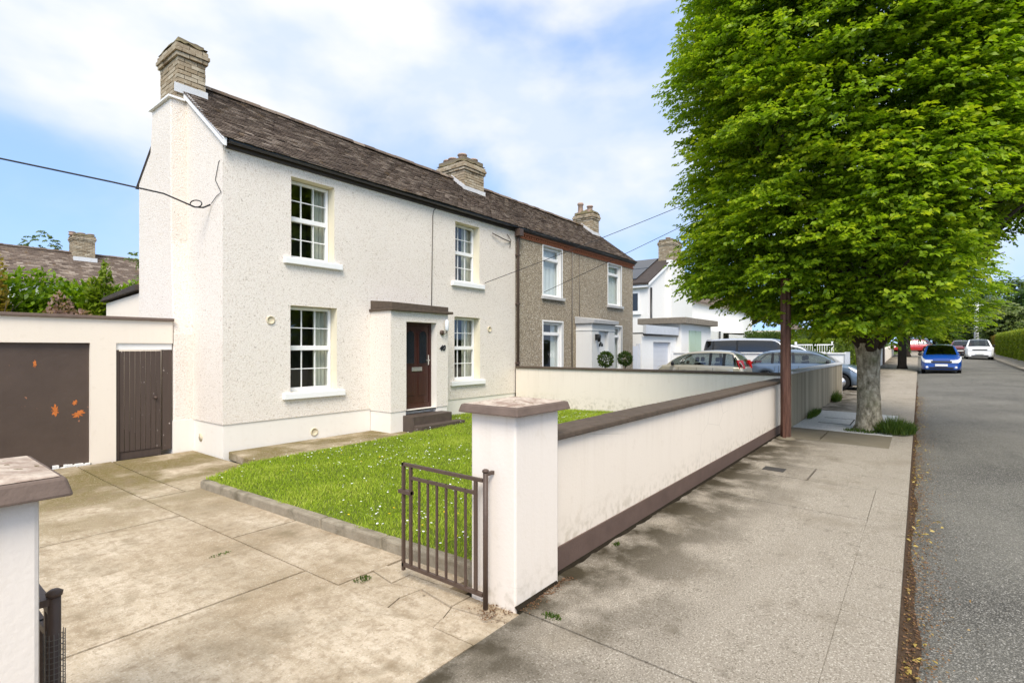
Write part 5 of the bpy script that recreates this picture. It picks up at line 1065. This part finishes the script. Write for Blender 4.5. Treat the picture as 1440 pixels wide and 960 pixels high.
for (a, b_, c, d, y_) in ((37.0, 37.7, 1.2, 2.3, 11.6), (42.3, 43.0, 1.1, 2.1, 11.2), (47.5, 48.3, 1.0, 2.2, 11.5), (52, 52.8, 1, 2.2, 11.5), (40.2, 41.0, 3.6, 4.6, 14.2)):
    wdw = MB().box(a, b_, y_ + .15, y_ + .19, c, d).build('window', 'white_upvc', h4); MB().box(a + .08, b_ - .08, y_ + .13, y_ + .148, c + .08, d - .08).build('pane', 'solar_glass', wdw)
mb = MB(); mb.hexa([(37.8, 13.9, 5.3), (60.3, 13.9, 5.3), (60.3, 18, 7.6), (37.8, 18, 7.6), (37.8, 13.9, 5.42), (60.3, 13.9, 5.42), (60.3, 18, 7.72), (37.8, 18, 7.72)]); mb.hexa([(37.8, 18, 7.6), (60.3, 18, 7.6), (60.3, 22.2, 5.3), (37.8, 22.2, 5.3), (37.8, 18, 7.72), (60.3, 18, 7.72), (60.3, 22.2, 5.42), (37.8, 22.2, 5.42)]); mb.build('roof', 'roof_tile', h4)
MB().tube([(39.3, 11.5, 2.9), (39.3, 11.5, .2)], .06, 8).build('downpipe', 'black_plastic', h4)
h5 = thing('house', 'low buff house with brown roof past the white ones under the tree', 'house', (66, 12, .9))
MB().box(62, 76, 11, 20, .3, 3.6).build('wall', 'cream_render', h5); mb = MB(); mb.hexa([(61.7, 10.7, 3.6), (76.3, 10.7, 3.6), (76.3, 15.5, 6.0), (61.7, 15.5, 6.0), (61.7, 10.7, 3.75), (76.3, 10.7, 3.75), (76.3, 15.5, 6.15), (61.7, 15.5, 6.15)]); mb.hexa([(61.7, 15.5, 6.0), (76.3, 15.5, 6.0), (76.3, 20.3, 3.6), (61.7, 20.3, 3.6), (61.7, 15.5, 6.15), (76.3, 15.5, 6.15), (76.3, 20.3, 3.75), (61.7, 20.3, 3.75)]); mb.build('roof', 'roof_tile', h5)
# front walls further along the footpath
def far_wall(x0, x1, h, mat, label):
    mb = MB(); mb.hexa([(x0, 2.1, prof(x0) - .2), (x1, 2.1 + bend(x1), prof(x1) - .2), (x1, 2.32 + bend(x1), prof(x1) - .2), (x0, 2.32, prof(x0) - .2), (x0, 2.1, prof(x0) + h), (x1, 2.1 + bend(x1), prof(x1) + h), (x1, 2.32 + bend(x1), prof(x1) + h), (x0, 2.32, prof(x0) + h)]); tag(mb.build('garden_wall', mat), label, 'wall')
far_wall(33, 46, 1.15, 'white_paint', 'white front wall just past the big tree trunk'); far_wall(47.2, 66, 1.05, 'cream_render', 'cream front wall further up the footpath past the brown pier')
tag(MB().box(46.2, 46.9, 2.0, 2.5, .3, 1.85).build('gate_pier', 'brown_coping'), 'brown pier between the white and cream front walls', 'pier')
# house row behind the garage
hb = thing('house', 'house behind with brown tiled roof, white eaves and a brick chimney', 'house', (4, 33, 0))
MB().box(-8, 12.3, 33, 39, 0, 4.9).build('wall', 'white_render', hb)
rfb = tiles(hb, -8.2, 12.6, 32.7, 4.75, 35.8, 6.75, .25, .16)
MB().box(-8.2, 3.0, 32.55, 32.7, 4.55, 4.8).build('eaves_board', 'white_paint', hb)
wdw = MB().box(.0, 1.55, 32.93, 33.0, 2.9, 4.4).build('window', 'white_upvc', hb); MB().box(.1, 1.45, 32.91, 32.928, 3.9, 4.3).build('blind', 'net_curtain', wdw); MB().box(.1, 1.45, 32.91, 32.928, 3.0, 3.82).build('pane', 'solar_glass', wdw)
chimney(hb, 7.3, 8.2, 35.2, 36.2, 6.0, 7.75, [(7.3, 35.6, .15, .14), (7.7, 35.6, .15, .14), (8.1, 35.6, .15, .14)], flash=False)
mb = MB(); mb.box(7.25, 8.26, 35.05, 35.19, 6.15, 6.5); mb.build('flashing', 'lead', rfb)
mb = MB(); mb.box(9.0, 13.0, 29.5, 33, 0, 4.9, 0, (4.3, 5.6, 5.6, 4.3)); mb.build('rear_wing', 'white_render', hb)
MB().box(2.6, 4.6, 31.2, 33, 0, 3.9, 0, (3.6, 4.6, 4.6, 3.6)).build('dormer', 'white_render', hb)
mb = MB(); mb.hexa([(2.5, 31.1, 3.62), (4.7, 31.1, 4.66), (4.7, 33, 4.66), (2.5, 33, 3.62), (2.5, 31.1, 3.75), (4.7, 31.1, 4.8), (4.7, 33, 4.8), (2.5, 33, 3.75)]); mb.build('dormer_roof', 'fascia_paint', hb)

# ------------------------------------------------------------------ vehicles
def car(name, label, paint, loc, heading, L, W, H, belt, hood, roof, ends, wr=.31, wb=.62, glass='car_glass', dark_rear=False, group=None, kind='hatch', estate=0.0, cat='car', plate=True, tl=(-.28, .02)):
    """heading: angle of the nose. hood: (z at nose, z at windscreen foot). roof: x fractions (rear glass foot, roof rear, roof front, windscreen foot) of length from the tail"""
    t_ = thing(name, label, cat, loc, heading, group)
    xr, xf = -L / 2, L / 2; wx = [xr + L * (1 - wb) / 2 * .95, xf - L * (1 - wb) / 2 * 1.05]; ra = wr + .045
    xs = set(np.linspace(xr, xf, 23))
    for c_ in wx:
        for k in np.linspace(-1, 1, 15): xs.add(c_ + ra * math.sin(k * math.pi / 2))
    fx = [xr + L * f for f in roof]
    for a in fx: xs.add(a)
    xs = sorted(xs)
    def half(x):
        e = min(x - xr, xf - x); q = min(1, e / (L * .13)); return W / 2 * (1 - .20 * (1 - q) ** 2.2)
    def deck(x):
        u = (x - xr) / L
        if u <= roof[0]: return belt + (ends[1] - belt) * ((roof[0] - u) / max(roof[0], .02)) if roof[0] > .04 else belt
        if u <= roof[3]: return belt + (hood[1] - belt) * (u - roof[0]) / (roof[3] - roof[0])
        q = (u - roof[3]) / (1 - roof[3]); return hood[1] + (hood[0] - hood[1]) * q ** 1.6
    def sill(x):
        for c_ in wx:
            if abs(x - c_) < ra: return wr + math.sqrt(max(0, ra * ra - (x - c_) ** 2)) * .98
        e = min(x - xr, xf - x); return .19 + .06 * max(0, 1 - e / (L * .12))
    b = MB(); rows = []
    for x in xs:
        h_ = half(x); zt = deck(x); zs = min(sill(x), zt - .12); e = min(x - xr, xf - x); pinch = max(0, 1 - e / .12)
        mid = zs + (zt - zs) * .5; sec = [(0, zs), (h_ * .90, zs), (h_ * .975, zs + .02), (h_, zs + (mid - zs) * .6 + .01), (h_ * .995, mid + .04), (h_ * .965, zt - .07), (h_ * .92, zt - .015), (h_ * .75, zt + .012), (0, zt + .03)]
        sec = [(y, (z if k < 6 else z - .05 * pinch)) for k, (y, z) in enumerate(sec)]
        fr_ = max(0, 1 - (xf - x) / .5) * .17; rr_ = max(0, 1 - (x - xr) / .4) * .05
        xo = lambda z: x + (rr_ - fr_) * min(1.0, max(0, (z - .48) / .4))
        rows.append(([(xo(z), y, z) for y, z in sec] + [(xo(z), -y, z) for y, z in sec[::-1]][1:-1]))
    m = len(rows[0])
    vs = [p for r_ in rows for p in r_]; fs = []; 
    b.add(vs, [(i * m + j, (i + 1) * m + j, (i + 1) * m + (j + 1) % m, i * m + (j + 1) % m) for i in range(len(rows) - 1) for j in range(m)], 0, True)
    b.f += [list(range(m)), list(range((len(rows) - 1) * m, len(rows) * m))[::-1]]; b.m += [0, 0]; b.sm += [False, False]
    body = b.build('body', paint, t_, local=True)
    # cabin
    c_ = MB(); cx_ = sorted({*np.linspace(fx[0], fx[1], 5), *np.linspace(fx[1], fx[2], 9), *np.linspace(fx[2], fx[3], 6)}); rows = []
    pill = [fx[0] + .0, fx[1] + (fx[2] - fx[1]) * .14, fx[1] + (fx[2] - fx[1]) * .56, fx[3]]
    def rz_(x):
        if x < fx[1]: q = (x - fx[0]) / max(fx[1] - fx[0], .01); return deck(x) + (H - .02 - deck(x)) * math.sin(min(1, q) * math.pi / 2) ** .9
        if x < fx[2]: q = (x - fx[1]) / (fx[2] - fx[1]); return H - .02 + .035 * math.sin(q * math.pi)
        q = (fx[3] - x) / (fx[3] - fx[2]); return deck(x) + (H - .02 - deck(x)) * math.sin(min(1, q) * math.pi / 2) ** .85
    for x in cx_:
        z0 = deck(x) - .03; z1 = max(rz_(x), z0 + .035); f = (z1 - z0) / (H - belt + .03); yb = half(x) * .93; yt = yb - W * .12 * f
        sec = [(yb, z0), (yb - W * .12 * f * .08, z0 + .05 * f), (yb - W * .12 * f * .86, z1 - .075 * f), (yt - .02 * f, z1 - .02 * f), (yt * .86, z1), (yt * .45, z1 + .022 * f), (0, z1 + .03 * f)]
        rows.append([(x, y, z) for y, z in sec] + [(x, -y, z) for y, z in sec[::-1]][1:])
    m = len(rows[0]); vs = [p for r_ in rows for p in r_]; k0 = len(c_.v); c_.v += vs
    for i in range(len(rows) - 1):
        x0, x1 = cx_[i], cx_[i + 1]; xm = (x0 + x1) / 2
        for j in range(m - 1):
            jj = min(j, m - 2 - j); mi = 0
            if jj == 1 and fx[0] + .12 * (fx[1] - fx[0]) < xm < fx[3] - .1 * (fx[3] - fx[2]): mi = 1
            if jj >= 4 and (xm > fx[2] or xm < fx[1]) and fx[0] + .02 < xm: mi = 1
            c_.f.append([k0 + i * m + j, k0 + (i + 1) * m + j, k0 + (i + 1) * m + j + 1, k0 + i * m + j + 1]); c_.m.append(mi); c_.sm.append(True)
    cab = c_.build('cabin', [paint, glass], t_, local=True)
    # pillars, inside the glass line
    for s in (1, -1):
        for x in pill[1:3]:
            i = min(range(len(cx_)), key=lambda q: abs(cx_[q] - x)); r_ = rows[i]; j1, j2 = (1, 2) if s == 1 else (m - 2, m - 3); p1, p2 = Vector(r_[j1]), Vector(r_[j2]); o_ = Vector((0, s * .006, 0))
            pl = MB(); pl.hexa([p1 + Vector((-.05, 0, 0)) - o_ * 2, p1 + Vector((.05, 0, 0)) - o_ * 2, p1 + Vector((.05, 0, 0)) + o_, p1 + Vector((-.05, 0, 0)) + o_, p2 + Vector((-.05, 0, 0)) - o_ * 2, p2 + Vector((.05, 0, 0)) - o_ * 2, p2 + Vector((.05, 0, 0)) + o_, p2 + Vector((-.05, 0, 0)) + o_]); pl.build('pillar', 'car_trim', cab, local=True)
    # seats
    st = MB()
    for s in (1, -1):
        for f in (.35, .62):
            x = fx[0] + (fx[3] - fx[0]) * f; st.box(x - .06, x + .06, s * W * .2 - .22, s * W * .2 + .22, belt - .3, belt + .12); st.box(x - .05, x + .05, s * W * .2 - .12, s * W * .2 + .12, belt + .16, belt + .34)
    st.build('seats', 'seat_grey', cab, local=True, bevel=.03)
    # wheels
    for c0 in wx:
        for s in (1, -1):
            y = s * (W / 2 - .10); wh = MB().lathe((c0, y, wr), [(wr * .6, -.09), (wr * .97, -.09), (wr, -.06), (wr, .06), (wr * .97, .09), (wr * .6, .09)], 22, 'y').build('wheel', 'rubber', t_, local=True)
            rm = MB(); yo = y + s * .075; rm.lathe((c0, yo, wr), [(wr * .62, -.02), (wr * .62, .02), (wr * .2, .012), (.04, .02)], 18, 'y'); rm.build('rim', 'rim_silver', wh, local=True)
    # lamps and trims
    for s in (1, -1):
        hl = MB(); P_ = []
        for (xx, fy) in ((xf - .55, 1), (xf - .36, 1), (xf - .2, 1), (xf - .08, 1), (xf - .005, 1), (xf, .80), (xf, .58)):
            zt = deck(xx); fr_ = max(0, 1 - (xf - xx) / .5) * .17; q_ = (xx - (xf - .55)) / .55; zb_ = zt - .06 - .14 * min(1, q_ * 1.5) ; ztp = zt - .035 - .02 * q_
            for zz, k_ in ((zb_, .985), (ztp, .935)):
                xo_ = xx - fr_ * min(1, max(0, (zz - .48) / .4)); P_.append((xo_ + .016 * min(1, q_ * q_), s * (half(xx) * fy * k_ + (.014 if fy == 1 else 0)), zz))
        P2 = [(p[0] - .05, p[1] * .93, p[2]) for p in P_]; n_ = len(P_)
        hl.add(P_ + P2, [(2 * i, 2 * i + 2, 2 * i + 3, 2 * i + 1) for i in range(n_ // 2 - 1)] + [(2 * i, 2 * i + 2, n_ + 2 * i + 2, n_ + 2 * i) for i in range(n_ // 2 - 1)] + [(2 * i + 1, 2 * i + 3, n_ + 2 * i + 3, n_ + 2 * i + 1) for i in range(n_ // 2 - 1)] + [(n_ - 2, n_ - 1, 2 * n_ - 1, 2 * n_ - 2)]); hl.build('headlight', 'lamp_clear', t_, local=True)
        tl_ = MB(); hw = half(xr + .08); zb = belt - .02
        a_, b2 = belt + tl[0], belt + tl[1]; in_ = .03 + .28 * max(0, tl[1])
        tl_.hexa([(xr - .012, s * hw * .74, a_), (xr + .16, s * hw * 1.015, a_), (xr + .2, s * hw * .96, a_), (xr + .06, s * hw * .70, a_), (xr + in_ - .03, s * hw * .76, b2), (xr + .16 + in_, s * hw * (1.0 - .1 * max(0, tl[1])), b2), (xr + .24 + in_, s * hw * .86, b2), (xr + .1 + in_, s * hw * .72, b2)]); tl_.build('taillight', 'lamp_red', t_, local=True, bevel=.01)
        mi_ = MB(); xm = fx[3] - .30; yy = s * (half(xm) * .93 + .12); mi_.lathe((xm, yy, belt + .09), [(.03, -.05), (.085, -.03), (.09, .03), (.05, .06)], 10, 'x'); mi_.box(xm - .02, xm + .02, min(yy, yy - s * .15), max(yy, yy - s * .15), belt + .04, belt + .07); mi_.build('wing_mirror', 'car_trim' if kind != 'same' else paint, t_, local=True)
        for f in (.36, .60):
            x = xr + L * f; hd = MB(); yy = s * (half(x) * 1.0); hd.box(x - .08, x + .08, yy - .012, yy + .018, belt - .17, belt - .14); hd.build('door_handle', paint if kind != 'x' else 'chrome', t_, local=True)
        for f in (.30, .47, .665):
            x = xr + L * f; sm = MB(); pts = [(x + .02 * q, s * (half(x) * yy_ + .0015), zz) for q, yy_, zz in ((0, .967, belt - .06), (0, 1.0, (belt + .25) * .55), (0, .998, .42))]; sm.tube(pts, .006, 4); sm.build('door_seam', 'car_trim', t_, local=True)
    zg = hood[0]; gx = xf - .17 * min(1, max(0, (zg - .62) / .4))
    MB().hexa([(gx - .08, -W * .25, zg - .19), (gx + .045, -W * .25, zg - .19), (gx + .045, W * .25, zg - .19), (gx - .08, W * .25, zg - .19), (gx - .1, -W * .27, zg - .10), (gx + .005, -W * .27, zg - .10), (gx + .005, W * .27, zg - .10), (gx - .1, W * .27, zg - .10)]).build('grille', 'car_trim', t_, local=True)
    MB().box(xf - .1, xf + .012, -W * .30, W * .30, .27, .37).build('lower_grille', 'car_trim', t_, local=True, bevel=.02)
    for s in (1, -1): MB().lathe((xf - .035, s * W * .355, .36), [(.06, -.05), (.06, .03), (.045, .035)], 14, 'x').build('fog_lamp', 'lamp_clear', t_, local=True)
    if plate:
        pm = MB().box(xf - .03, xf + .022, -.26, .26, .42, .53).build('number_plate', 'plate_white', t_, local=True)
        pr = MB().box(xr - .02, xr + .03, -.26, .26, .55, .66).build('number_plate', 'plate_white', t_, local=True)
    bm_ = MB(); bm_.box(xf - .10, xf - .02, -W * .40, W * .40, .17, .225); bm_.box(xr + .02, xr + .10, -W * .4, W * .4, .2, .28); bm_.build('bumper_trim', 'car_trim', t_, local=True)
    return t_
PI = math.pi
HB = dict(belt=.93, hood=(.72, .95), roof=(.03, .13, .52, .76), ends=(.6, .9))
car('parked_car', 'bright blue hatchback parked by the kerb facing the camera', 'paint_blue', (36 + 2.0, -.92, prof(37) - .105), PI, 4.08, 1.69, 1.56, .96, (.80, 1.02), (.03, .12, .50, .78), (.6, .9), glass='car_glass_dark')
car('parked_car', 'white sport utility car parked on the right, facing the camera', 'paint_white', (60.2, -4.0, prof(59.5) - .1), PI - .02, 4.22, 1.80, 1.69, 1.06, (.95, 1.10), (.02, .08, .54, .74), (.6, 1.0), wr=.34)
car('parked_car', 'champagne hatchback parked nose-in beside the brown house', 'paint_champagne', (21.45, 7.05, .0), PI / 2, 3.72, 1.66, 1.53, .95, (.74, .99), (.015, .15, .52, .80), (.6, .93), wr=.29, tl=(-.08, .24))
car('parked_car', 'grey-blue hatchback parked nose-out between the grey and white walls', 'paint_greyblue', (23.45, 3.55, .08), -PI / 2, 4.1, 1.74, 1.47, .94, (.72, .98), (.03, .20, .52, .78), (.6, .95), tl=(-.1, .10))
car('parked_van', 'silver roofed van with black windows behind the white wall', 'paint_silver', (27.6, 6.3, .12), -PI / 2, 4.9, 1.95, 1.98, 1.12, (.95, 1.16), (.01, .04, .66, .83), (.6, 1.1), wr=.34, glass='car_glass_dark', cat='van')
car('parked_car', 'white car with its windscreen showing past the rusty pole', 'paint_white', (30.2, 5.2, .2), -PI / 2, 4.3, 1.8, 1.62, 1.0, (.85, 1.05), (.03, .1, .52, .75), (.6, .95))
car('parked_car', 'red car crossing the footpath far up the street', 'paint_red', (80, .9, prof(80) + .0), PI * .62, 4.1, 1.72, 1.48, .92, (.72, .95), (.04, .2, .5, .75), (.6, .9))
car('parked_car', 'silver car behind the red one far up the street', 'paint_silver', (87, .2, prof(87) + .1), PI * .9, 4.3, 1.78, 1.55, .95, (.78, .98), (.04, .15, .5, .75), (.6, .9))
car('parked_car', 'dark red car half hidden behind the white sport utility car', 'paint_darkred', (69.5, -3.35, prof(69) - .05), PI - .1, 4.2, 1.75, 1.5, .94, (.75, .97), (.04, .2, .5, .75), (.6, .9))
